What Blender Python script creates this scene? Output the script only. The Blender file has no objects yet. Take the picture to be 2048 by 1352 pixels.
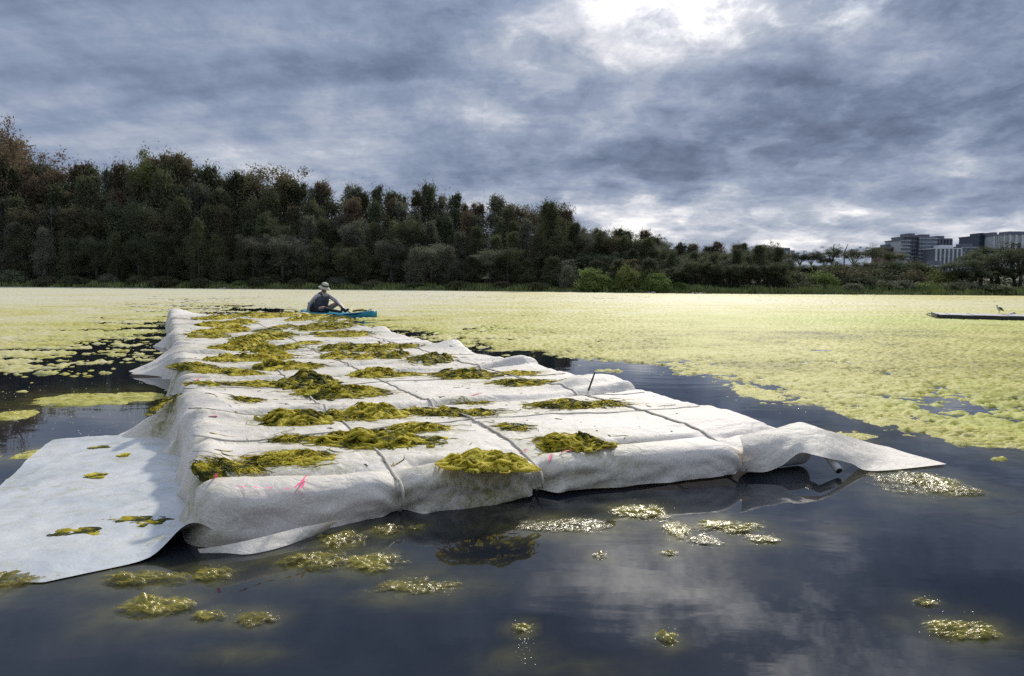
import bpy, bmesh, math, random
import numpy as np
from mathutils import Vector, Matrix

SC = bpy.context.scene
COL = SC.collection
rad = math.radians

# ---------------------------------------------------------------- camera
CAM_H, PITCH, ROLL, FPX = 1.0, rad(4.29), rad(0.4), 1480.0
cd = bpy.data.cameras.new('camera')
cd.sensor_width = 36.0
cd.lens = FPX / 2048 * 36.0
cd.clip_start, cd.clip_end = 0.05, 6000
cam = bpy.data.objects.new('camera', cd)
COL.objects.link(cam)
cam.matrix_world = (Matrix.Translation((0, 0, CAM_H)) @ Matrix.Rotation(rad(90) - PITCH, 4, 'X')
                    @ Matrix.Rotation(ROLL, 4, 'Z'))
SC.camera = cam

# ---------------------------------------------------------------- world, sun, exposure
SUN_AZ, SUN_EL = rad(17), rad(34)
SUN_STRENGTH, SUN_ANGLE = 3.9, rad(4.0)
SKY_GAIN = 1.08


class NT:
    """tiny node-tree helper"""
    def __init__(self, tree):
        self.t = tree
        tree.nodes.clear()

    def n(self, kind, ins=None, **props):
        nd = self.t.nodes.new(kind)
        for k, v in props.items():
            setattr(nd, k, v)
        for k, v in (ins or {}).items():
            if hasattr(v, 'bl_idname') and hasattr(v, 'is_linked'):
                self.t.links.new(v, nd.inputs[k])
            else:
                nd.inputs[k].default_value = v
        return nd

    def math(self, op, a, b=0.0, c=None, clamp=False):
        nd = self.n('ShaderNodeMath', operation=op, use_clamp=clamp)
        for i, v in enumerate([a, b] + ([c] if c is not None else [])):
            if hasattr(v, 'is_linked'):
                self.t.links.new(v, nd.inputs[i])
            else:
                nd.inputs[i].default_value = v
        return nd.outputs[0]

    def vmath(self, op, a, b=None):
        nd = self.n('ShaderNodeVectorMath', operation=op)
        for i, v in enumerate([a, b]):
            if v is None:
                continue
            if hasattr(v, 'is_linked'):
                self.t.links.new(v, nd.inputs[i])
            else:
                nd.inputs[i].default_value = v
        return nd

    def ramp(self, fac, stops, interp='LINEAR'):
        nd = self.t.nodes.new('ShaderNodeValToRGB')
        cr = nd.color_ramp
        cr.interpolation = interp
        while len(cr.elements) < len(stops):
            cr.elements.new(0.5)
        for e, (p, c) in zip(cr.elements, stops):
            e.position = p
            e.color = (*c, 1) if len(c) == 3 else c
        self.t.links.new(fac, nd.inputs[0])
        return nd.outputs[0]

    def mix(self, fac, a, b, blend='MIX'):
        nd = self.t.nodes.new('ShaderNodeMix')
        nd.data_type = 'RGBA'
        nd.blend_type = blend
        for i, v in ((0, fac), (6, a), (7, b)):
            if hasattr(v, 'is_linked'):
                self.t.links.new(v, nd.inputs[i])
            else:
                nd.inputs[i].default_value = (*v, 1) if isinstance(v, tuple) and len(v) == 3 else v
        return nd.outputs[2]

    def noise(self, vec, scale, detail=4, rough=0.55, dist=0.0, out=0):
        nd = self.n('ShaderNodeTexNoise', {'Scale': scale, 'Detail': detail, 'Roughness': rough, 'Distortion': dist})
        if vec is not None:
            self.t.links.new(vec, nd.inputs['Vector'])
        return nd.outputs[out]


world = bpy.data.worlds.new('World')
SC.world = world
world.use_nodes = True
w = NT(world.node_tree)
tc = w.n('ShaderNodeTexCoord').outputs['Generated']
sx = w.n('ShaderNodeSeparateXYZ', {0: tc})
zc = w.math('MAXIMUM', sx.outputs[2], 0.0)
den = w.math('ADD', zc, 0.085)
px = w.math('DIVIDE', sx.outputs[0], den)
py = w.math('DIVIDE', sx.outputs[1], den)
pc = w.n('ShaderNodeCombineXYZ', {0: px, 1: py, 2: 0.0}).outputs[0]


den2 = w.math('ADD', zc, 0.26)
pc2 = w.n('ShaderNodeCombineXYZ', {0: w.math('DIVIDE', sx.outputs[0], den2), 1: w.math('DIVIDE', sx.outputs[1], den2), 2: 0.0}).outputs[0]


def mapped(rot, scale, loc=(0, 0, 0), src=None):
    return w.n('ShaderNodeMapping', {'Vector': src or pc, 'Rotation': (0, 0, rot), 'Scale': scale, 'Location': loc}).outputs[0]


n_broad = w.noise(mapped(rad(30), (0.55, 1.9, 1), (5.1, 2.7, 0), pc2), 1.0, 6, 0.5, 0.3)
n_mid = w.noise(mapped(rad(-14), (4.8, 3.5, 1), (7.3, 2.2, 0), pc2), 1.0, 10, 0.68, 0.2)
n_streak = w.noise(mapped(rad(34), (0.50, 3.4, 1), (1.7, 5.2, 0), pc2), 1.0, 7, 0.58, 0.3)
n_low = w.noise(mapped(rad(-8), (0.9, 0.75, 1), (2.7, 6.2, 0)), 1.0, 7, 0.58, 0.2)
# cumulus-like billows: thick dark bellies with thin bright rims
warp = w.vmath('SCALE', w.noise(mapped(0, (4.2, 4.2, 1), (2.0, 9.0, 0), pc2), 1.0, 5, 0.6, 0.0, 1))
warp.inputs['Scale'].default_value = 0.8
pw = w.vmath('ADD', mapped(0, (2.5, 2.2, 1), (8.4, 3.3, 0), pc2), warp.outputs[0]).outputs[0]
n_puff = w.noise(pw, 1.0, 8, 0.55, 0.0)


def blob(az, el, saz, sel, amp):
    """a brighter or darker area of the cloud deck round one compass direction"""
    a = w.math('ARCTAN2', sx.outputs[0], sx.outputs[1])
    e = w.math('ARCSINE', sx.outputs[2])
    da = w.math('DIVIDE', w.math('SUBTRACT', a, rad(az)), rad(saz))
    de = w.math('DIVIDE', w.math('SUBTRACT', e, rad(el)), rad(sel))
    q = w.math('ADD', w.math('MULTIPLY', da, da), w.math('MULTIPLY', de, de))
    return w.math('MULTIPLY', w.math('EXPONENT', w.math('MULTIPLY', q, -1.0)), amp)


azim = w.math('ARCTAN2', sx.outputs[0], sx.outputs[1])
lump = w.n('ShaderNodeMapRange', {0: azim, 1: rad(-24), 2: rad(4), 3: 0.30, 4: 1.0}).outputs[0]
b = w.math('ADD', 0.405, w.math('MULTIPLY', w.math('SUBTRACT', n_broad, 0.5), 0.85))
b = w.math('ADD', b, w.math('MULTIPLY', w.math('SUBTRACT', n_mid, 0.5), 0.62))
b = w.math('ADD', b, w.math('MULTIPLY', w.math('SUBTRACT', n_low, 0.5), w.math('MULTIPLY', w.math('SUBTRACT', 0.40, zc, clamp=True), 1.8)))
b = w.math('ADD', b, w.math('MULTIPLY', w.math('MULTIPLY', w.math('SUBTRACT', n_puff, 0.5), 1.75), lump))
b = w.math('ADD', b, w.math('MULTIPLY', w.math('SUBTRACT', n_streak, 0.5), w.math('SUBTRACT', 1.0, w.math('MULTIPLY', lump, 0.65))))
for args in ((16, 22, 5.0, 6.5, 0.10), (15, 16, 6, 5, 0.10), (9, 21, 14, 6, 0.10), (12, 5.0, 12, 2.4, 0.20), (22, 3.6, 14, 1.4, 0.08),
             (-31, 10.8, 6, 2.0, 0.16), (-13.5, 8.4, 5, 1.6, 0.20), (19, 10.5, 13, 2.6, -0.12),
             (-30, 19, 9, 4, -0.08), (34, 19, 8, 7, -0.12)):
    b = w.math('ADD', b, blob(*args))
cloud = w.ramp(b, [(0.0, (0.090, 0.120, 0.195)), (0.22, (0.160, 0.203, 0.306)), (0.42, (0.258, 0.312, 0.432)),
                   (0.60, (0.40, 0.445, 0.535)), (0.78, (0.66, 0.67, 0.73)), (0.95, (0.98, 0.97, 0.95))])
lift = w.math('ADD', 1.0, w.math('MULTIPLY', w.math('MAXIMUM', w.math('SUBTRACT', zc, 0.30), 0.0), 1.9))
cloud = w.vmath('SCALE', cloud)
w.t.links.new(w.math('MULTIPLY', lift, 10.0 * SKY_GAIN), cloud.inputs['Scale'])
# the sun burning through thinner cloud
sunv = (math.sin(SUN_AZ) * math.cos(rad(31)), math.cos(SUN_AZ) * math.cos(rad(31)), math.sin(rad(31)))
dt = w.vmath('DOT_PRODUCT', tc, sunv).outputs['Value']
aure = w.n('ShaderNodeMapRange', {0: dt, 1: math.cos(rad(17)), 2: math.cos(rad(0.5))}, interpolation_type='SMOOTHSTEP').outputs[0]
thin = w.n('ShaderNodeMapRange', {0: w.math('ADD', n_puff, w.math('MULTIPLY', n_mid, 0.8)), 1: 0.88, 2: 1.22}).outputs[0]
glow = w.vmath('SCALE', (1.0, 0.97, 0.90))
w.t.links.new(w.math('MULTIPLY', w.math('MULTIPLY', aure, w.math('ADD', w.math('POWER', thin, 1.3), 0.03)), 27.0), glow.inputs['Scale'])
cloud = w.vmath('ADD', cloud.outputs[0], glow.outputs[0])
nish = w.n('ShaderNodeTexSky', sky_type='NISHITA', sun_disc=False, sun_elevation=SUN_EL, sun_rotation=SUN_AZ)
gap = w.n('ShaderNodeMapRange', {0: b, 1: 0.80, 2: 1.1, 3: 0.02, 4: 0.15}).outputs[0]
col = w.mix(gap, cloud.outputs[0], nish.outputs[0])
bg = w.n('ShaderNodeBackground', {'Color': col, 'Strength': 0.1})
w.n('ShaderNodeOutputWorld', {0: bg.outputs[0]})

sd_ = bpy.data.lights.new('sun', 'SUN')
sd_.energy, sd_.angle, sd_.color = SUN_STRENGTH, SUN_ANGLE, (1.0, 0.94, 0.84)
sun = bpy.data.objects.new('sun', sd_)
COL.objects.link(sun)
SUND = Vector((math.sin(SUN_AZ) * math.cos(SUN_EL), math.cos(SUN_AZ) * math.cos(SUN_EL), math.sin(SUN_EL)))
sun.rotation_euler = SUND.to_track_quat('Z', 'Y').to_euler()
sun.location = SUND * 50
vs = SC.view_settings
vs.view_transform, vs.look, vs.gamma, vs.use_curve_mapping, vs.exposure = 'Standard', 'None', 1.0, False, 0.0
SC.render.engine = 'CYCLES'
SC.cycles.use_denoising = False
SC.cycles.max_bounces = 6
SC.cycles.transparent_max_bounces = 8
SC.cycles.sample_clamp_indirect = 6.0

# ---------------------------------------------------------------- surveying: sight line of a photo point met with a level plane
_c, _s = math.cos(ROLL), math.sin(ROLL)


def at(x, y, z=0.0):
    cx, cy = (x - 1024) / FPX, -(y - 676) / FPX
    a, u = _c * cx - _s * cy, _s * cx + _c * cy
    d = Vector((a, math.cos(PITCH) + u * math.sin(PITCH), -math.sin(PITCH) + u * math.cos(PITCH)))
    return Vector((0, 0, CAM_H)) + d * ((z - CAM_H) / d.z)


def at_y(x, y, Y):
    """the same sight line met with the upright plane at depth Y"""
    cx, cy = (x - 1024) / FPX, -(y - 676) / FPX
    a, u = _c * cx - _s * cy, _s * cx + _c * cy
    d = Vector((a, math.cos(PITCH) + u * math.sin(PITCH), -math.sin(PITCH) + u * math.cos(PITCH)))
    return Vector((0, 0, CAM_H)) + d * (Y / d.y)


# ---------------------------------------------------------------- numpy noise
_rng = np.random.RandomState(7)
_perm = np.concatenate([_rng.permutation(256)] * 3)
_ga = _rng.rand(256) * 2 * np.pi
_gx, _gy = np.cos(_ga), np.sin(_ga)


def perlin(x, y, seed=0):
    x = np.asarray(x, float) + seed * 17.13
    y = np.asarray(y, float) + seed * 9.71
    xi, yi = np.floor(x).astype(int), np.floor(y).astype(int)
    xf, yf = x - xi, y - yi
    xi &= 255
    yi &= 255
    u, v = xf * xf * xf * (xf * (xf * 6 - 15) + 10), yf * yf * yf * (yf * (yf * 6 - 15) + 10)

    def g(ix, iy, fx, fy):
        h = _perm[_perm[ix] + iy]
        return _gx[h] * fx + _gy[h] * fy
    a = g(xi, yi, xf, yf)
    b_ = g(xi + 1, yi, xf - 1, yf)
    c = g(xi, yi + 1, xf, yf - 1)
    d = g(xi + 1, yi + 1, xf - 1, yf - 1)
    return (a + u * (b_ - a) + v * (c - a) + u * v * (a - b_ - c + d)) * 1.45


def fbm(x, y, octv=4, seed=0, gain=0.5):
    r, a, f, t = 0, 1.0, 1.0, 0
    for i in range(octv):
        r = r + a * perlin(x * f, y * f, seed + i * 3)
        t += a
        a *= gain
        f *= 2.03
    return r / t


def sstep(a, b_, x):
    t = np.clip((x - a) / (b_ - a), 0, 1)
    return t * t * (3 - 2 * t)


# ---------------------------------------------------------------- mesh helpers
def mesh_np(name, verts, quads, smooth=True):
    me = bpy.data.meshes.new(name)
    verts = np.asarray(verts, np.float32).reshape(-1, 3)
    quads = np.asarray(quads, np.int32)
    k = quads.shape[1]
    me.vertices.add(len(verts))
    me.vertices.foreach_set('co', verts.ravel())
    me.loops.add(quads.size)
    me.loops.foreach_set('vertex_index', quads.ravel())
    me.polygons.add(len(quads))
    me.polygons.foreach_set('loop_start', np.arange(0, quads.size, k, dtype=np.int32))
    me.polygons.foreach_set('loop_total', np.full(len(quads), k, np.int32))
    if smooth:
        me.polygons.foreach_set('use_smooth', np.ones(len(quads), bool))
    me.update(calc_edges=True)
    me.validate()
    return me


def grid_quads(nr, nc):
    i = np.arange(nr * nc).reshape(nr, nc)
    return np.stack([i[:-1, :-1], i[:-1, 1:], i[1:, 1:], i[1:, :-1]], -1).reshape(-1, 4)


def compact(verts, quads, *attrs):
    used = np.zeros(len(verts), bool)
    used[quads.ravel()] = True
    idx = np.cumsum(used) - 1
    return (verts[used], idx[quads]) + tuple(a[used] for a in attrs)


def add_attr(me, name, arr):
    at_ = me.attributes.new(name, 'FLOAT', 'POINT')
    at_.data.foreach_set('value', np.asarray(arr, np.float32))


def link(name, me, mat=None, parent=None, loc=None):
    o = bpy.data.objects.new(name, me)
    COL.objects.link(o)
    if mat is not None and me is not None and not me.materials:
        me.materials.append(mat)
    if parent is not None:
        o.parent = parent
    if loc is not None:
        o.location = loc
    return o


def tag(o, label, cat, group=None, kind=None):
    if label:
        o['label'] = label
    if cat:
        o['category'] = cat
    if group:
        o['group'] = group
    if kind:
        o['kind'] = kind
    return o


def structure(o):
    o['kind'] = 'structure'
    return o


def thing(name, label, cat, loc=(0, 0, 0), group=None):
    o = link(name, None, loc=loc)
    o.empty_display_size = 0.1
    return tag(o, label, cat, group)


def tube_np(pts, radii, sides=6, cap=True):
    pts = [Vector(p) for p in pts]
    n = len(pts)
    if not hasattr(radii, '__len__'):
        radii = [radii] * n
    V, Q = [], []
    ref = Vector((0.31, 0.17, 0.93))
    for i, p in enumerate(pts):
        t = (pts[min(i + 1, n - 1)] - pts[max(i - 1, 0)])
        t = t.normalized() if t.length > 1e-9 else Vector((0, 0, 1))
        x = t.cross(ref)
        if x.length < 0.05:
            x = t.cross(Vector((1, 0, 0)))
        x.normalize()
        y = t.cross(x)
        for k in range(sides):
            a = 2 * math.pi * k / sides
            V.append(p + (x * math.cos(a) + y * math.sin(a)) * radii[i])
    for i in range(n - 1):
        for k in range(sides):
            k2 = (k + 1) % sides
            Q.append((i * sides + k, i * sides + k2, (i + 1) * sides + k2, (i + 1) * sides + k))
    if cap:
        for e in (0, n - 1):
            c = len(V)
            V.append(pts[e])
            for k in range(sides):
                k2 = (k + 1) % sides
                a, b2 = e * sides + k, e * sides + k2
                Q.append((c, b2, a, a) if e == 0 else (c, a, b2, b2))
    return np.array([tuple(v) for v in V]), Q


def faces_mesh(name, V, F, smooth=True):
    me = bpy.data.meshes.new(name)
    F2 = []
    for f in F:
        g = []
        for i in f:
            if i not in g:
                g.append(int(i))
        if len(g) > 2:
            F2.append(g)
    me.from_pydata([tuple(map(float, v)) for v in V], [], F2)
    if smooth:
        me.polygons.foreach_set('use_smooth', np.ones(len(me.polygons), bool))
    me.update()
    return me


class MB:
    """collects boxes, tubes and lathes into one mesh"""
    def __init__(self):
        self.V, self.F = [], []

    def add(self, V, F):
        o = len(self.V)
        self.V += [tuple(v) for v in V]
        self.F += [tuple(i + o for i in f) for f in F]
        return self

    def tube(self, pts, r, sides=6):
        return self.add(*tube_np(pts, r, sides))

    def box(self, c, s, rz=0.0, M=None):
        M = M or (Matrix.Translation(c) @ Matrix.Rotation(rz, 4, 'Z'))
        V = [M @ Vector((x * s[0] / 2, y * s[1] / 2, z * s[2] / 2)) for x in (-1, 1) for y in (-1, 1) for z in (-1, 1)]
        return self.add(V, [(0, 1, 3, 2), (4, 6, 7, 5), (0, 4, 5, 1), (2, 3, 7, 6), (0, 2, 6, 4), (1, 5, 7, 3)])

    def lathe(self, prof, M=None, sides=16, sx_=1.0, sy_=1.0):
        M = M or Matrix.Identity(4)
        V, F = [], []
        for r, z in prof:
            for k in range(sides):
                a = 2 * math.pi * k / sides
                V.append(M @ Vector((r * math.cos(a) * sx_, r * math.sin(a) * sy_, z)))
        for i in range(len(prof) - 1):
            for k in range(sides):
                k2 = (k + 1) % sides
                F.append((i * sides + k, i * sides + k2, (i + 1) * sides + k2, (i + 1) * sides + k))
        return self.add(V, F)

    def obj(self, name, mat, parent=None, smooth=False):
        return link(name, faces_mesh(name, self.V, self.F, smooth), mat, parent)


# ---------------------------------------------------------------- materials
def new_mat(name):
    m = bpy.data.materials.new(name)
    m.use_nodes = True
    return m, NT(m.node_tree)


def finish(t, sh):
    t.n('ShaderNodeOutputMaterial', {0: sh})


def plain(name, c, rough=0.6, var=0.12, scale=12.0, metal=0.0, spec=0.5, bump=0.0):
    m, t = new_mat(name)
    o = t.n('ShaderNodeTexCoord').outputs['Object']
    nz = t.noise(o, scale, 5, 0.6)
    c0 = tuple(max(0, v * (1 - var)) for v in c)
    c1 = tuple(v * (1 + var) for v in c)
    cc = t.ramp(nz, [(0.3, c0), (0.7, c1)])
    p = t.n('ShaderNodeBsdfPrincipled', {'Base Color': cc, 'Roughness': rough, 'Metallic': metal, 'Specular IOR Level': spec})
    if bump:
        bp = t.n('ShaderNodeBump', {'Height': t.noise(o, scale * 4, 4), 'Strength': bump, 'Distance': 0.01})
        t.t.links.new(bp.outputs[0], p.inputs['Normal'])
    finish(t, p.outputs[0])
    return m


def translucent_mix(t, p, colr, fac, normal=None):
    tr = t.n('ShaderNodeBsdfTranslucent', {'Color': colr})
    if normal is not None:
        t.t.links.new(normal, tr.inputs['Normal'])
    return t.n('ShaderNodeMixShader', {0: fac, 1: p, 2: tr.outputs[0]}).outputs[0]


def mat_water():
    m, t = new_mat('lake_water')
    g = t.n('ShaderNodeNewGeometry').outputs['Position']
    mk = t.n('ShaderNodeAttribute', attribute_name='murk').outputs['Fac']
    nz = t.noise(g, 9.0, 6, 0.65, 0.6)
    f = t.math('MULTIPLY', mk, t.n('ShaderNodeMapRange', {0: nz, 1: 0.3, 2: 0.7, 3: 0.3, 4: 1.0}).outputs[0])
    deep = t.ramp(t.noise(g, 0.5, 3), [(0.3, (0.007, 0.010, 0.018)), (0.7, (0.011, 0.014, 0.020))])
    cc = t.mix(f, deep, (0.17, 0.155, 0.040))
    p = t.n('ShaderNodeBsdfPrincipled', {'Base Color': cc, 'Roughness': 0.006, 'IOR': 1.333})
    mp = t.n('ShaderNodeMapping', {'Vector': g, 'Scale': (1.0, 2.6, 1.0), 'Rotation': (0, 0, 0.25)}).outputs[0]
    n1 = t.noise(mp, 1.6, 2, 0.4, 0.4)
    n2 = t.noise(mp, 11.0, 2, 0.5, 0.2)
    hh = t.math('ADD', t.math('MULTIPLY', n1, 1.0), t.math('MULTIPLY', n2, 0.06))
    bp = t.n('ShaderNodeBump', {'Height': hh, 'Strength': 0.30, 'Distance': 0.0042})
    t.t.links.new(bp.outputs[0], p.inputs['Normal'])
    finish(t, p.outputs[0])
    return m


def mat_mat():
    m, t = new_mat('surface_algae')
    g = t.n('ShaderNodeNewGeometry').outputs['Position']
    tn = t.n('ShaderNodeAttribute', attribute_name='tint').outputs['Fac']
    lm = t.n('ShaderNodeAttribute', attribute_name='lime').outputs['Fac']
    n1 = t.noise(g, 5.0, 5, 0.7)
    mp = t.n('ShaderNodeMapping', {'Vector': g, 'Scale': (16.0, 30.0, 20.0)}).outputs[0]
    n2 = t.noise(mp, 1.0, 4, 0.75)
    f = t.math('ADD', tn, t.math('ADD', t.math('MULTIPLY', t.math('SUBTRACT', n1, 0.5), 0.75), t.math('MULTIPLY', t.math('SUBTRACT', n2, 0.5), 1.05)))
    cc = t.ramp(f, [(0.0, (0.085, 0.085, 0.015)), (0.2, (0.33, 0.31, 0.045)), (0.40, (0.60, 0.55, 0.105)),
                    (0.58, (0.76, 0.70, 0.22)), (0.78, (0.86, 0.78, 0.42)), (1.0, (0.92, 0.86, 0.62))])
    cc = t.mix(t.math('MULTIPLY', lm, 0.85), cc, (0.60, 0.68, 0.12))
    bp = t.n('ShaderNodeBump', {'Height': t.noise(g, 45.0, 5, 0.7), 'Strength': 0.6, 'Distance': 0.012})
    p = t.n('ShaderNodeBsdfPrincipled', {'Base Color': cc, 'Roughness': 0.6, 'IOR': 1.33, 'Normal': bp.outputs[0], 'Specular IOR Level': 0.4})
    finish(t, translucent_mix(t, p.outputs[0], cc, 0.40))
    return m


def mat_wet():
    """algae lying awash: a wet film, thick and lumpy in the middle, thinning out to nothing at the edge"""
    m, t = new_mat('wet_algae')
    o = t.n('ShaderNodeTexCoord').outputs['Object']
    oi = t.n('ShaderNodeObjectInfo')
    film = t.n('ShaderNodeAttribute', attribute_name='film').outputs['Fac']
    tone = t.n('ShaderNodeSeparateColor', {0: oi.outputs['Color']}).outputs[0]
    nz = t.noise(o, 15.0, 7, 0.7, 0.8)
    f = t.math('ADD', t.math('MULTIPLY', tone, 0.62), t.math('MULTIPLY', nz, 0.60))
    cc = t.ramp(f, [(0.25, (0.035, 0.033, 0.009)), (0.48, (0.14, 0.118, 0.018)), (0.66, (0.33, 0.275, 0.035)), (0.9, (0.56, 0.47, 0.10))])
    fr_ = t.n('ShaderNodeMapRange', {0: t.noise(o, 48.0, 4, 0.7), 1: 0.60, 2: 0.72, 3: 0.0, 4: 0.35}).outputs[0]
    cc = t.mix(fr_, cc, (0.60, 0.57, 0.40))
    v = t.n('ShaderNodeTexVoronoi', {'Vector': o, 'Scale': 60.0}, feature='SMOOTH_F1').outputs['Distance']
    hh = t.math('ADD', t.math('MULTIPLY', t.noise(o, 30.0, 5, 0.6, 0.5), 1.0), t.math('MULTIPLY', v, -0.5))
    bp = t.n('ShaderNodeBump', {'Height': hh, 'Strength': 0.55, 'Distance': 0.015})
    p = t.n('ShaderNodeBsdfPrincipled', {'Base Color': cc, 'Roughness': 0.28, 'IOR': 1.34, 'Normal': bp.outputs[0],
                                         'Coat Weight': 0.25, 'Coat Roughness': 0.13, 'Coat Normal': bp.outputs[0]})
    sh = translucent_mix(t, p.outputs[0], cc, 0.2)
    al = t.math('ADD', film, t.math('MULTIPLY', t.math('SUBTRACT', t.noise(o, 22.0, 6, 0.72, 0.6), 0.5), 1.5))
    al = t.n('ShaderNodeMapRange', {0: al, 1: 0.05, 2: 1.15, 3: 0.0, 4: 0.97}, interpolation_type='SMOOTHSTEP').outputs[0]
    tb = t.n('ShaderNodeBsdfTransparent')
    finish(t, t.n('ShaderNodeMixShader', {0: al, 1: tb.outputs[0], 2: sh}).outputs[0])
    return m


def mat_weed():
    m, t = new_mat('filament_weed')
    o = t.n('ShaderNodeTexCoord').outputs['Object']
    oi = t.n('ShaderNodeObjectInfo')
    tone = t.n('ShaderNodeSeparateColor', {0: oi.outputs['Color']}).outputs[0]
    sc = t.vmath('SCALE', t.noise(o, 9.0, 3, 0.5, 0.0, 1))
    sc.inputs['Scale'].default_value = 0.12
    wv = t.vmath('ADD', o, sc.outputs[0])
    nz = t.noise(wv.outputs[0], 13.0, 4, 0.6, 0.8)
    f = t.math('ADD', t.math("ADD", tone, 0.12), t.math('MULTIPLY', t.math('SUBTRACT', nz, 0.5), 2.9))
    mp = t.n('ShaderNodeMapping', {'Vector': wv.outputs[0], 'Scale': (40.0, 220.0, 60.0), 'Rotation': (0.3, 0.2, 0.5)}).outputs[0]
    fib = t.noise(mp, 1.0, 3, 0.6, 1.0)
    f2 = t.math('ADD', f, t.math('MULTIPLY', t.math('SUBTRACT', fib, 0.5), 0.45))
    cc = t.ramp(f2, [(0.0, (0.032, 0.040, 0.010)), (0.22, (0.075, 0.085, 0.014)), (0.42, (0.20, 0.175, 0.016)),
                     (0.60, (0.46, 0.385, 0.026)), (0.80, (0.68, 0.56, 0.050)), (1.0, (0.80, 0.68, 0.09))])
    bp = t.n('ShaderNodeBump', {'Height': fib, 'Strength': 0.85, 'Distance': 0.006})
    p = t.n('ShaderNodeBsdfPrincipled', {'Base Color': cc, 'Roughness': 0.75, 'Normal': bp.outputs[0], 'Specular IOR Level': 0.2})
    finish(t, translucent_mix(t, p.outputs[0], cc, 0.36))
    return m


def mat_cloth():
    m, t = new_mat('woven_shade_cloth')
    o = t.n('ShaderNodeTexCoord').outputs['Object']
    st_ = t.n('ShaderNodeAttribute', attribute_name='stain').outputs['Fac']
    base = t.ramp(t.noise(o, 1.7, 5, 0.6), [(0.3, (0.78, 0.70, 0.59)), (0.7, (0.88, 0.805, 0.70))])
    spk = t.n('ShaderNodeMapRange', {0: t.noise(o, 38.0, 4, 0.75), 1: 0.66, 2: 0.76, 3: 0.0, 4: 0.75}).outputs[0]
    spk = t.math('MULTIPLY', spk, t.n('ShaderNodeMapRange', {0: t.noise(o, 3.1, 3), 1: 0.45, 2: 0.62}).outputs[0])
    base = t.mix(spk, base, (0.22, 0.20, 0.15))
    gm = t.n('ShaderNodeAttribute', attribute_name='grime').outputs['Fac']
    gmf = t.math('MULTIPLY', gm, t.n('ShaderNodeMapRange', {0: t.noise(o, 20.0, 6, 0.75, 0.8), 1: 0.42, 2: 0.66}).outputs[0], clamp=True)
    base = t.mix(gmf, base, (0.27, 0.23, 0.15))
    tan = t.n('ShaderNodeMapRange', {0: t.noise(o, 0.9, 4, 0.6), 1: 0.52, 2: 0.75, 3: 0.0, 4: 0.45}).outputs[0]
    base = t.mix(tan, base, (0.62, 0.54, 0.43))
    gr = t.ramp(t.noise(o, 150.0, 3, 0.8), [(0.35, (0.80, 0.80, 0.80)), (0.62, (1.06, 1.06, 1.06))])
    base = t.mix(1.0, base, gr, 'MULTIPLY')
    green = t.math('MULTIPLY', st_, t.n('ShaderNodeMapRange', {0: t.noise(o, 14.0, 6, 0.7, 1.0), 1: 0.36, 2: 0.62}).outputs[0], clamp=True)
    base = t.mix(green, base, (0.26, 0.25, 0.07))
    wa = t.n('ShaderNodeTexWave', {'Vector': o, 'Scale': 95.0, 'Distortion': 0.6, 'Detail': 1.0}, bands_direction='X').outputs['Fac']
    wb = t.n('ShaderNodeTexWave', {'Vector': o, 'Scale': 95.0, 'Distortion': 0.6, 'Detail': 1.0}, bands_direction='Y').outputs['Fac']
    hh = t.math('ADD', t.math('MULTIPLY', t.math('ADD', wa, wb), 0.35), t.noise(o, 60.0, 4, 0.7))
    cr = t.math('ABSOLUTE', t.math('SUBTRACT', t.noise(o, 4.5, 3, 0.55, 0.6), 0.5))
    cr2 = t.math('ABSOLUTE', t.math('SUBTRACT', t.noise(o, 13.0, 2, 0.5, 0.8), 0.5))
    crease = t.math('ADD', t.math('MINIMUM', cr, 0.10), t.math('MULTIPLY', t.math('MINIMUM', cr2, 0.08), 0.35))
    b0 = t.n('ShaderNodeBump', {'Height': crease, 'Strength': 0.30, 'Distance': 0.11})
    bp = t.n('ShaderNodeBump', {'Height': hh, 'Strength': 0.35, 'Distance': 0.003, 'Normal': b0.outputs[0]})
    p = t.n('ShaderNodeBsdfPrincipled', {'Base Color': base, 'Roughness': 0.62, 'Normal': bp.outputs[0], 'Specular IOR Level': 0.4,
                                         'Sheen Weight': 0.1})
    finish(t, translucent_mix(t, p.outputs[0], base, 0.12))
    return m


def mat_sheet():
    m, t = new_mat('wet_skirt_sheet')
    o = t.n('ShaderNodeTexCoord').outputs['Object']
    st_ = t.n('ShaderNodeAttribute', attribute_name='stain').outputs['Fac']
    base = t.ramp(t.noise(o, 2.3, 5, 0.65, 0.5), [(0.3, (0.42, 0.44, 0.44)), (0.5, (0.54, 0.545, 0.525)), (0.75, (0.64, 0.63, 0.59))])
    grime = t.math('MULTIPLY', st_, t.n('ShaderNodeMapRange', {0: t.noise(o, 12.0, 6, 0.75, 0.8), 1: 0.5, 2: 0.7}).outputs[0], clamp=True)
    base = t.mix(grime, base, (0.34, 0.32, 0.12))
    spk = t.n('ShaderNodeMapRange', {0: t.noise(o, 30.0, 5, 0.75), 1: 0.58, 2: 0.72, 3: 0.0, 4: 0.5}).outputs[0]
    base = t.mix(spk, base, (0.36, 0.34, 0.22))
    bp = t.n('ShaderNodeBump', {'Height': t.noise(o, 6.0, 7, 0.6, 0.3), 'Strength': 0.5, 'Distance': 0.03})
    p = t.n('ShaderNodeBsdfPrincipled', {'Base Color': base, 'Roughness': 0.38, 'Normal': bp.outputs[0], 'Coat Weight': 0.35,
                                         'Coat Roughness': 0.12})
    finish(t, p.outputs[0])
    return m


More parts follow.
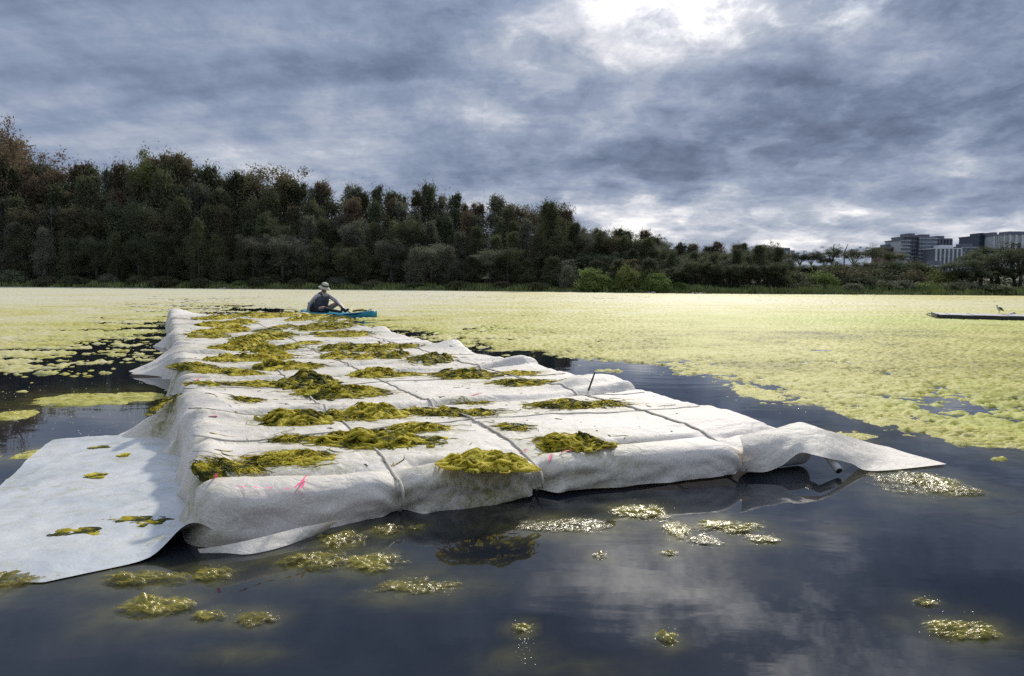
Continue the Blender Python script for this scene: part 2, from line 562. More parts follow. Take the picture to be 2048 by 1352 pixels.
def mat_leaf():
    m, t = new_mat('foliage')
    oi = t.n('ShaderNodeObjectInfo')
    o = t.n('ShaderNodeTexCoord').outputs['Object']
    v = t.n('ShaderNodeAttribute', attribute_name='leafvar').outputs['Fac']
    nz = t.noise(o, 3.0, 3, 0.6)
    f = t.math('ADD', t.math('MULTIPLY', v, 0.9), t.math('MULTIPLY', nz, 0.5))
    k = t.n('ShaderNodeMapRange', {0: f, 1: 0.15, 2: 1.15, 3: 0.70, 4: 1.65}).outputs[0]
    cc = t.vmath('SCALE', oi.outputs['Color'])
    t.t.links.new(k, cc.inputs['Scale'])
    p = t.n('ShaderNodeBsdfPrincipled', {'Base Color': cc.outputs[0], 'Roughness': 0.8, 'Specular IOR Level': 0.12})
    finish(t, translucent_mix(t, p.outputs[0], cc.outputs[0], 0.30))
    return m


M = {}
M['water'] = mat_water()
M['mat'] = mat_mat()
M['wet'] = mat_wet()
M['weed'] = mat_weed()
M['cloth'] = mat_cloth()
M['sheet'] = mat_sheet()
M['leaf'] = mat_leaf()
M['bark'] = plain('bark', (0.10, 0.092, 0.08), 0.9, 0.35, 3.0)
M['palebark'] = plain('pale_bark', (0.33, 0.30, 0.26), 0.85, 0.3, 3.0)
M['ground'] = plain('bank_earth', (0.10, 0.105, 0.045), 0.95, 0.4, 1.3)
M['grass'] = plain('bank_grass', (0.17, 0.20, 0.06), 0.8, 0.5, 0.6)
M['rope'] = plain('braided_rope', (0.58, 0.52, 0.42), 0.85, 0.2, 60.0, bump=0.4)
M['cord'] = plain('thin_brown_cord', (0.20, 0.17, 0.14), 0.85, 0.2, 60.0)
M['pink'] = plain('pink_marking_paint', (0.80, 0.12, 0.24), 0.7, 0.3, 60.0)
M['pen'] = plain('faded_pen', (0.16, 0.15, 0.14), 0.8, 0.3, 40.0)
M['black'] = plain('black_plastic', (0.018, 0.018, 0.02), 0.5, 0.2)
M['pipe'] = plain('pvc_pipe', (0.62, 0.58, 0.52), 0.4, 0.1)
M['foam'] = plain('float_foam', (0.34, 0.32, 0.28), 0.8, 0.2)
M['drum'] = plain('float_drum', (0.62, 0.63, 0.62), 0.45, 0.1)
M['rock'] = plain('pale_rock', (0.38, 0.36, 0.33), 0.9, 0.2, 4.0)

# ================================================================ SETTING
SHORE = [(-900, 140), (-300, 112), (-90, 94), (-63.5, 92), (-25, 87.5), (-10, 84.5), (0, 82.5), (9, 77), (18.5, 73.5), (30, 73.5),
         (52, 75), (90, 79), (300, 100), (900, 140)]
_sxs, _sys = [p[0] for p in SHORE], [p[1] for p in SHORE]


def shore_y(x):
    return np.interp(x, _sxs, _sys)


def bank_z(x, off):
    """height of the bank above the lake at a distance inland"""
    return np.interp(off, [-4, -0.3, 0.0, 0.6, 3, 12, 60, 300, 4000], [-0.6, -0.08, 0.03, 0.22, 0.38, 0.9, 3.4, 3.4, 3.0]) \
        + 0.05 * perlin(np.asarray(x) * 0.4, np.asarray(off) * 0.4, 3) * np.clip(np.asarray(off), 0, 1)


xs = np.concatenate([np.linspace(-1800, -110, 20), np.linspace(-108, 108, 260), np.linspace(110, 1800, 20)])
offs = np.array([-3, -0.6, -0.25, 0.0, 0.15, 0.4, 0.8, 1.5, 2.5, 4, 7, 12, 20, 35, 60, 120, 300, 900, 3500])
X, OF = np.meshgrid(xs, offs)
Yg = shore_y(X) + OF + 0.35 * perlin(X * 0.35, OF * 0, 5) + 0.12 * perlin(X * 1.4, OF * 0, 6)
structure(link('ground', mesh_np('ground', np.stack([X, Yg, bank_z(X, OF)], -1), grid_quads(len(offs), len(xs))), M['ground']))

# ---- raft frame of reference (measured from the photograph)
RO, RA, RB = np.array([-1.20, 2.80]), np.array([0.905, 0.425]), np.array([-0.425, 0.905])
RW, RL, EDGE = 3.14, 16.2, 0.075
ROPES = [0.80, 1.47, 2.60]
SEAMS = [1.62, 3.36, 4.05, 5.7, 6.9, 8.3, 9.8, 11.4, 13.0, 14.6]


def to_st(p):
    q = np.array([p[0], p[1]]) - RO
    return float(q @ RA), float(q @ RB)


def from_st(s, t):
    s, t = np.asarray(s, float), np.asarray(t, float)
    return RO[0] + RA[0] * s + RB[0] * t, RO[1] + RA[1] * s + RB[1] * t


def front_out(s):
    """how far the front edge stands out from the straight line between the corners"""
    return 0.12 * np.exp(-((np.asarray(s, float) - 2.55) / 0.55) ** 2)


PUFFS = [(3.00, 1.92, 0.30, 0.20, 0.085), (2.72, 1.80, 0.14, 0.10, 0.05), (2.95, 3.42, 0.26, 0.22, 0.075), (3.02, 5.35, 0.22, 0.25, 0.085),
         (3.05, 8.6, 0.3, 0.35, 0.07), (3.0, 11.5, 0.3, 0.4, 0.06), (0.05, 1.45, 0.20, 0.12, 0.045), (0.05, 2.1, 0.25, 0.2, 0.05),
         (0.1, 3.75, 0.3, 0.18, 0.06), (0.05, 5.9, 0.25, 0.25, 0.05), (0.1, 8.0, 0.3, 0.3, 0.05), (0.1, 10.6, 0.3, 0.3, 0.05),
         (0.1, 13.2, 0.3, 0.3, 0.05), (0.15, 15.9, 0.3, 0.3, 0.10), (0.02, 0.45, 0.1, 0.3, 0.03), (2.3, 3.95, 0.35, 0.09, 0.03)]


def ztop(s, t):
    s, t = np.asarray(s, float), np.asarray(t, float)
    z = 0.198 + 0.012 * fbm(s * 1.1, t * 1.1, 3, 11) + 0.005 * fbm(s * 6, t * 6, 3, 12)
    for i, tk in enumerate(SEAMS):
        wob = 0.10 * perlin(s * 0.9, s * 0 + i * 3.7, 21)
        amp = 0.5 + 0.9 * perlin(s * 1.3 + i * 5.1, s * 0 + 0.5, 22)
        d = t - tk - wob
        z = z + 0.032 * np.clip(amp, 0, 1.3) * np.exp(-(d / 0.055) ** 2) - 0.028 * np.exp(-((d + 0.085) / 0.05) ** 2)
    for ps, pt, rs, rt, a in PUFFS:
        z = z + a * np.exp(-((s - ps) / rs) ** 2 - ((t - pt) / rt) ** 2)
    edge = np.exp(-((s / 0.42) ** 2))
    z = z + edge * 0.045 * (1 - 2 * np.abs(perlin(s * 1.2 + t * 0.4, t * 2.6, 23)))
    edge = np.exp(-(((RW - s) / 0.2) ** 2))
    z = z + edge * 0.020 * (1 - 2 * np.abs(perlin(s * 1.5, t * 2.2, 24)))
    lip = 0.8 + 0.7 * perlin(s * 1.6, s * 0, 25)
    for r in ROPES:
        lip = lip * (1 - 0.95 * np.exp(-((s - r) / 0.09) ** 2))
        z = z - 0.022 * np.exp(-((s - r) / 0.06) ** 2 - (t / 0.16) ** 2)
        z = z - 0.006 * np.exp(-((s - r) / 0.02) ** 2)
    gv = 0.03 * perlin(s * 2.3, s * 0 + 4.0, 29)
    z = z + 0.040 * lip * np.exp(-((t - 0.02) / 0.06) ** 2) - 0.036 * np.clip(lip, 0, 1) * np.exp(-((t - 0.15 - gv) / 0.035) ** 2)
    z = z + 0.0055 * (1 - 2 * np.abs(perlin(s * 1.9 + t * 0.5, t * 6.5, 27))) + 0.0022 * perlin(s * 16, t * 22, 28)
    z = z - 0.042 * np.exp(-((t / 0.24) ** 2))
    z = z - 0.007 * np.exp(-((t - 0.84 - 0.06 * perlin(s * 0.8, s * 0, 26)) / 0.03) ** 2)
    return z


# ---- floating patches and clumps in the open water: box in the photograph, thickness, tone, label
FLOATS = [
    ((196, 1132, 372, 1172), 0.030, 0.55, 'wet olive algae patch under the dark opening at the raft corner'),
    ((372, 1128, 470, 1164), 0.020, 0.50, 'small wet algae patch in front of the folded hem near the raft corner'),
    ((238, 1178, 386, 1234), 0.030, 0.62, 'oval yellow algae cake floating in dark water below the raft corner'),
    ((378, 1214, 456, 1243), 0.018, 0.60, 'small pale yellow algae scrap floating right of the oval yellow cake'),
    ((468, 1217, 556, 1253), 0.012, 0.35, 'thin glittering grey algae scrap on dark water, lowest on the left'),
    ((560, 1096, 700, 1142), 0.024, 0.45, 'wet algae lump floating close below the front hem, left of the wider glittering patch'),
    ((634, 1054, 728, 1102), 0.026, 0.42, 'rounded olive algae lump touching the shaded front of the raft'),
    ((688, 1100, 812, 1146), 0.022, 0.58, 'wide glittering algae patch lying in water in front of the first rope'),
    ((745, 1044, 803, 1070), 0.016, 0.35, 'small shiny olive lump in the shade below the first rope'),
    ((818, 1046, 852, 1062), 0.014, 0.45, 'tiny shiny lump in the shade right of the first rope'),
    ((740, 1156, 925, 1190), 0.006, 0.35, 'faint olive algae strip almost under water below the wide glittering patch'),
    ((1025, 1034, 1250, 1066), 0.010, 0.22, 'long strip of silvery wet scum below the second rope'),
    ((1225, 1004, 1340, 1040), 0.024, 0.60, 'bubbly yellow algae strip just below the raft between the second and third ropes'),
    ((1318, 1038, 1382, 1076), 0.020, 0.60, 'short yellow algae lump below the bubbly strip'),
    ((1392, 1036, 1522, 1066), 0.020, 0.62, 'long yellow algae strip with a dark edge in the foreground group of floating weed'),
    ((1488, 1066, 1562, 1086), 0.014, 0.55, 'thin pointed yellow algae strip at the right end of the foreground group'),
    ((1375, 1066, 1450, 1092), 0.012, 0.25, 'dark glittering scum scrap among the yellow foreground strips'),
    ((1318, 1098, 1358, 1112), 0.012, 0.50, 'tiny flat algae scrap below the foreground group of floating weed'),
    ((1184, 1099, 1216, 1118), 0.014, 0.35, 'tiny brownish scrap floating alone in the middle of the dark water'),
    ((1308, 1254, 1360, 1286), 0.022, 0.66, 'small pale shell shaped algae scrap alone near the bottom of the picture'),
    ((1024, 1241, 1066, 1266), 0.016, 0.58, 'small yellow algae scrap near the bottom middle with a chain of bubbles below'),
    ((1828, 1194, 1876, 1213), 0.014, 0.58, 'small yellow scrap just above the large algae cake at lower right'),
    ((1848, 1228, 1996, 1282), 0.026, 0.60, 'large yellow algae cake floating alone in dark water at lower right'),
    ((1752, 938, 1942, 990), 0.022, 0.42, 'long brownish algae tongue trailing from the white corner flap'),
    ((-60, 1126, 92, 1186), 0.020, 0.40, 'dark and yellow weed floating at the bottom edge of the white sheet'),
    ((1690, 806, 1835, 852), 0.040, 0.68, 'yellow algae island off the mat edge right of the raft'),
    ((1850, 842, 2060, 894), 0.045, 0.68, 'long bubbly yellow algae island nearest the right edge of the picture'),
    ((1655, 858, 1745, 880), 0.020, 0.62, 'small thin algae island right behind the corner flap'),
    ((1470, 768, 1565, 800), 0.030, 0.66, 'small algae island between raft edge and the large right mat'),
    ((80, 778, 312, 812), 0.040, 0.64, 'long yellow algae island in dark water left of the raft'),
    ((-30, 812, 68, 842), 0.040, 0.66, 'rounded yellow algae island at the left edge of the picture'),
    ((34, 893, 102, 918), 0.022, 0.60, 'small algae scrap left of the white floating sheet'),
    ((-60, 905, 26, 925), 0.010, 0.40, 'thin scum streak above the white sheet at the left edge'),
]


def floor_box(bx, z):
    """centre, half width and half depth of a lump standing on level z whose picture fills the box"""
    x0, y0, x1, y1 = bx
    mid = (x0 + x1) / 2
    f = at(mid, y1, z)
    wid = (x1 - x0) * f.y / FPX
    return f, wid


# ---- lake water: one sheet, finer where drowned weed tints it
gx = np.concatenate([[-1500, -400, -150, -60, -25, -12], np.linspace(-6, 6, 241), [12, 25, 60, 150, 400, 1500]])
gy = np.concatenate([[-1500, -300, -80, -20, -5], np.linspace(0.8, 9, 206), [12, 16, 24, 40, 70, 100, 141]])
X, Y = np.meshgrid(gx, gy)
murk = np.zeros_like(X)
for bx, th, tone, lab in FLOATS:
    a, c = at(bx[0], bx[3]), at(bx[2], bx[1])
    m_ = (at(bx[0], (bx[1] + bx[3]) / 2) + at(bx[2], (bx[1] + bx[3]) / 2)) / 2
    hw, hd = max((bx[2] - bx[0]) / 2 * m_.y / FPX, .03), max((at(bx[0], bx[1]).y - at(bx[0], bx[3]).y) / 2, .03)
    q = ((X - m_.x + 0.1 * hw) / (hw * 1.4)) ** 2 + ((Y - m_.y + 0.25 * hd) / (hd * 1.6)) ** 2
    murk = np.maximum(murk, 1.0 * np.exp(-q ** 1.1))
for mx, my, rx, ry, am in ((1040, 1320, 0.10, 0.10, 0.5), (470, 1310, 0.12, 0.06, 0.55), (1110, 1340, 0.2, 0.06, 0.35), (840, 1165, 0.22, 0.16, 0.7),
                           (1320, 1045, 0.35, 0.12, 0.4), (1950, 905, 0.4, 0.2, 0.3), (1680, 1057, 0.09, 0.03, 0.55), (300, 1165, .3, .1, .4)):
    p = at(mx, my)
    murk = np.maximum(murk, am * np.exp(-((X - p.x) / rx) ** 2 - ((Y - p.y) / ry) ** 2))
murk *= 0.62 + 0.75 * fbm(X * 7, Y * 7, 4, 31)
me = mesh_np('water', np.stack([X, Y, X * 0], -1), grid_quads(len(gy), len(gx)))
add_attr(me, 'murk', np.clip(murk, 0, 1).ravel())
structure(link('water', me, M['water']))

# ---- the algae mat that covers most of the lake (one uncountable sheet of floating growth)
OPEN = [(-900, 1700), (2900, 1700), (2900, 990), (2300, 925), (2048, 893), (1960, 872), (1820, 840), (1660, 808), (1540, 782), (1420, 754),
        (1310, 737), (1220, 724), (1080, 707), (960, 692), (885, 678), (820, 664), (760, 652), (700, 632), (560, 615), (470, 610), (395, 612),
        (352, 630), (300, 650), (250, 672), (190, 700), (90, 730), (0, 750), (-300, 790), (-900, 840)]
op = np.array([[at(*p).x, at(*p).y] for p in OPEN])


def sdist(px_, py_, poly):
    """signed distance to a polygon, negative inside"""
    d = np.full(px_.shape, 1e9)
    ins = np.zeros(px_.shape, bool)
    n = len(poly)
    for i in range(n):
        ax, ay = poly[i]
        bx_, by_ = poly[(i + 1) % n]
        ex, ey = bx_ - ax, by_ - ay
        wx, wy = px_ - ax, py_ - ay
        t = np.clip((wx * ex + wy * ey) / (ex * ex + ey * ey + 1e-12), 0, 1)
        d = np.minimum(d, (wx - ex * t) ** 2 + (wy - ey * t) ** 2)
        c = ((ay > py_) != (by_ > py_)) & (px_ < (bx_ - ax) * (py_ - ay) / (by_ - ay + 1e-12) + ax)
        ins ^= c
    return np.where(ins, -1, 1) * np.sqrt(d)


NA, NR = 820, 760
az = np.linspace(rad(-41), rad(43), NA)
rr = np.exp(np.linspace(math.log(4.2), math.log(126), NR))
AZ, RR = np.meshgrid(az, rr)
X, Y = RR * np.sin(AZ), RR * np.cos(AZ)
sd = sdist(X, Y, op)
wdt = np.where(X < -2.0 - 0.25 * Y, 2.4, 0.85) * (0.5 + Y / 14)
v = np.clip(sd / wdt, -1.0, 0.50 + 0.45 * sstep(1.0, 7.0, sd)) + 1.1 * fbm(X * 0.55 + Y * 0.15, Y * 0.9, 3, 41) + 0.95 * fbm(X * 1.9, Y * 2.6, 4, 43) + 0.5 * fbm(X * 2.2, Y * 7.5, 3, 46) * (X < -1.5)
p = at(450, 598)
v -= (1.0 + 1.2 * fbm(X * 1.6, Y * 1.2, 3, 49)) * np.exp(-((X - p.x) / 3.0) ** 2 - ((Y - p.y) / 10.0) ** 2)
p = at(880, 676)
v -= (0.15 + 1.9 * fbm(X * 3.2, Y * 2.6, 3, 50)) * np.exp(-((X - p.x) / 1.3) ** 2 - ((Y - p.y) / 3.0) ** 2)
leads = np.abs(fbm(X * 0.05 + 2.0, Y * 0.22, 3, 47))
v -= 1.6 * np.exp(-(leads / 0.012) ** 2) * sstep(25, 45, Y) * (fbm(X * 0.09, Y * 0.05, 2, 48) > 0.05)
v = v - 0.22 + 0.95 * fbm(X * 5.5, Y * 7.5, 3, 54) * np.clip(1.3 - sd / 5, 0.55, 1)
fine = fbm(X * 11, Y * 14, 3, 44, 0.65)
clot = 1 - 2 * np.abs(fbm(X * 4.2, Y * 5.2, 3, 45, 0.6))
amp = 0.017 + 0.0006 * np.clip(Y, 0, 40)
h = 0.026 * np.clip(v * 1.5, -1.2, 0.45) + amp * (fine * 1.2 + 0.55 * clot - 0.10) * sstep(-0.9, 0.2, v)
inside = Y < shore_y(X) + 0.3
st_s, st_t = (X - RO[0]) * RA[0] + (Y - RO[1]) * RA[1], (X - RO[0]) * RB[0] + (Y - RO[1]) * RB[1]
under_raft = (st_s > 0.1) & (st_s < RW - 0.1) & (st_t > 0.1) & (st_t < RL - 0.1)
ok = inside & ~under_raft & (h > -0.022)
q = grid_quads(NR, NA)
keep = (ok.ravel()[q].all(1)) & ((h.ravel()[q] > -0.002).any(1))
q = q[keep]
dist = np.sqrt(X * X + Y * Y)
pl = at(1750, 640)
tint = 0.47 + 0.16 * fbm(X * 0.13, Y * 0.07, 3, 51) + 0.12 * fbm(X * 0.9, Y * 1.3, 3, 52)
tint += 0.30 * fbm(X * 0.10 + 3, Y * 0.55, 3, 55) * sstep(6, 14, Y)
tint += 0.30 * sstep(12, 40, Y) + 0.20 * sstep(1, -7, X) - 0.10 * sstep(2, 9, X) * sstep(30, 14, Y)
tint -= 0.20 * sstep(40, 62, Y) * sstep(8, 32, X)
tint += 0.34 * fbm(X * 0.55, Y * 0.42, 4, 56, 0.6) * sstep(60, 20, Y)
gpatch = 0.45 * sstep(0.12, 0.5, fbm(X * 0.30 + 7, Y * 0.26, 4, 57, 0.6)) * sstep(50, 15, Y)
lime = gpatch + np.exp(-((Y - pl.y - 0.12 * (X - pl.x)) / 4.5) ** 2) * sstep(1.0, 9.0, X) * (0.75 + 0.6 * fbm(X * 0.25, Y * 0.6, 3, 53))
tint = tint - 0.10 * sstep(0.2, -0.2, v)
V, q, tt, ll = compact(np.stack([X, Y, h], -1).reshape(-1, 3), q, np.clip(tint, 0, 1).ravel(), np.clip(lime, 0, 1).ravel())
me = mesh_np('algae_mat', V, q)
add_attr(me, 'tint', tt)
add_attr(me, 'lime', ll)
tag(link('algae_mat', me, M['mat']), 'vast pale yellow algae mat covering the lake', 'algae', None, 'stuff')


# ---------------------------------------------------------------- a heap of algae as a closed-looking mound on a base surface
def mound(cx_, cy_, hw, hd, h, seed, n, base, ang=0.0, ragged=0.55, wet=False, sink=0.012):
    g = np.linspace(-1.35, 1.35, n)
    U, W_ = np.meshgrid(g, g)
    f = 1 - (U ** 2 + W_ ** 2) + ragged * 1.3 * fbm(U * 1.5, W_ * 1.5, 3, seed) + ragged * 0.45 * fbm(U * 5, W_ * 5, 3, seed + 9)
    ux, uy = U * hw, W_ * hd
    wx = ux + 0.35 * hd * fbm(U * 1.7, W_ * 1.7, 2, seed + 1)
    wy = uy + 0.35 * hd * fbm(U * 1.7, W_ * 1.7, 2, seed + 2)
    k = (5.0 if wet else 3.2) / max(min(hw, hd * 2.5), 0.05)
    k = min(k, 45.0)
    billow = np.clip(np.abs(perlin(wx * k * 0.55, wy * k, seed + 3)) * 1.6, 0, 0.75) + 0.4 * np.abs(perlin(wx * k * 1.5, wy * k * 2.1, seed + 4))
    hair = perlin(wx * k * 3 + wy * k * 2, wy * k * 7, seed + 5)
    mask = np.clip(f, 0, 1.4) ** 0.62
    big = 0.75 + 0.6 * fbm(U * 1.3, W_ * 1.3, 2, seed + 6)
    z = h * mask * (0.34 + 0.80 * billow) * big + 0.07 * h * hair * (mask > 0) - sink * (f < 0.02)
    if wet:   # awash: only the bumps stand clear of the water
        bub = perlin(ux * 60, uy * 75, seed + 7) * 0.5 + perlin(ux * 120, uy * 140, seed + 8) * 0.3
        z = h * (0.85 * mask * (0.30 + 0.9 * billow) * big + 0.16 * bub * np.clip(f * 3, 0, 1)) + 0.0045
    ca, sa = math.cos(ang), math.sin(ang)
    gx_, gy_ = cx_ + ux * ca - uy * sa, cy_ + ux * sa + uy * ca
    # lobes lean out over their own base a little
    dzx, dzy = np.gradient(z, axis=1), np.gradient(z, axis=0)
    lean = 0.35
    ox = -np.clip(dzx, -0.02, 0.02) * lean
    oy = -np.clip(dzy, -0.02, 0.02) * lean
    gx_ = gx_ + ox * ca - oy * sa
    gy_ = gy_ + ox * sa + oy * ca
    zz = base(gx_, gy_) + z
    q_ = grid_quads(n, n)
    q_ = q_[(f.ravel()[q_] > (-0.25 if wet else -0.10)).all(1)]
    P = np.stack([gx_, gy_, zz], -1).reshape(-1, 3)
    org = np.array([cx_, cy_, float(np.asarray(base(np.array([cx_]), np.array([cy_])))[0])])
    P, q_, film = compact(P - org, q_, f.ravel())
    if wet:
        return P, q_, org, film
    return P, q_, org


for i, (bx, th, tone, lab) in enumerate(FLOATS):
    x0, y0, x1, y1 = bx
    mid = (x0 + x1) / 2
    hpx = th * FPX / at(mid, y1).y
    near, far = at(mid, y1), at(mid, min(y0 + 0.8 * hpx, y1 - 4))
    c = (near + far) / 2
    hw, hd = (x1 - x0) / 2 * c.y / FPX, max((far.y - near.y) / 2, 0.02)
    P, q_, org, film = mound(c.x, c.y, hw * 1.10, hd * 1.18, th * (0.85 if i < 25 else 1.0), 100 + i * 5, int(min(110, max(36, (x1 - x0) * 0.55))), lambda a, b_: 0 * a - (0.002 if i < 25 else 0.010),
                       ang=0.0, ragged=0.75, wet=True, sink=0.01)
    me = mesh_np('algae_patch', P, q_)
    if i >= 25:
        add_attr(me, 'tint', 0.5 + 0.12 * fbm(P[:, 0] * 9, P[:, 1] * 9, 3, i))
        add_attr(me, 'lime', 0 * P[:, 0])
    add_attr(me, 'film', film)
    o = link('algae_patch', me, M['mat' if i >= 25 else 'wet'], loc=tuple(org))
    o.color = (tone, 0, 0, 1)
    tag(o, lab, 'algae', 'algae patches floating in open water')

# bubbles and flecks of foam that float on the open water
rnd = random.Random(5)
mb = MB()


def fleck(p, r):
    n = 7
    V = [(p.x, p.y, 0.45 * r)] + [(p.x + r * math.cos(6.283 * k / n), p.y + r * math.sin(6.283 * k / n), -0.001) for k in range(n)]
    mb.add(V, [(0, 1 + k, 1 + (k + 1) % n) for k in range(n)])


for bx, th, tone, lab in FLOATS[:25]:
    for k in range(14):
        a = rnd.uniform(0, 6.28)
        m_ = at((bx[0] + bx[2]) / 2 + math.cos(a) * (bx[2] - bx[0]) * rnd.uniform(0.45, 0.62),
                (bx[1] + bx[3]) / 2 + math.sin(a) * (bx[3] - bx[1]) * rnd.uniform(0.45, 0.7))
        fleck(m_, rnd.uniform(0.0008, 0.0025))
for k in range(30):
    fleck(at(1045 + rnd.gauss(0, 10), 1275 + k * 1.6 + rnd.gauss(0, 5)), rnd.uniform(0.001, 0.003))
for k in range(150):
    fleck(at(rnd.uniform(0, 300), rnd.uniform(760, 900)), rnd.uniform(0.002, 0.007))
for k in range(36):
    t_ = rnd.random()
    fleck(at(1120 + 560 * t_ + rnd.gauss(0, 40), 735 + 95 * t_ + rnd.gauss(0, 16)), rnd.uniform(0.001, 0.004))
tag(mb.obj('foam_flecks', plain('foam', (0.62, 0.60, 0.48), 0.2, 0.2, 30), None, True), 'tiny bubbles and foam flecks on the dark open water', 'foam', None, 'stuff')

# ================================================================ RAFT
raft = thing('covered_raft', 'long low raft wrapped in off white cloth and tied with ropes', 'raft', (*RO, 0))
RMI = Matrix.Translation((-RO[0], -RO[1], 0))


def on_raft(o):
    o.parent = raft
    o.matrix_parent_inverse = RMI
    return o


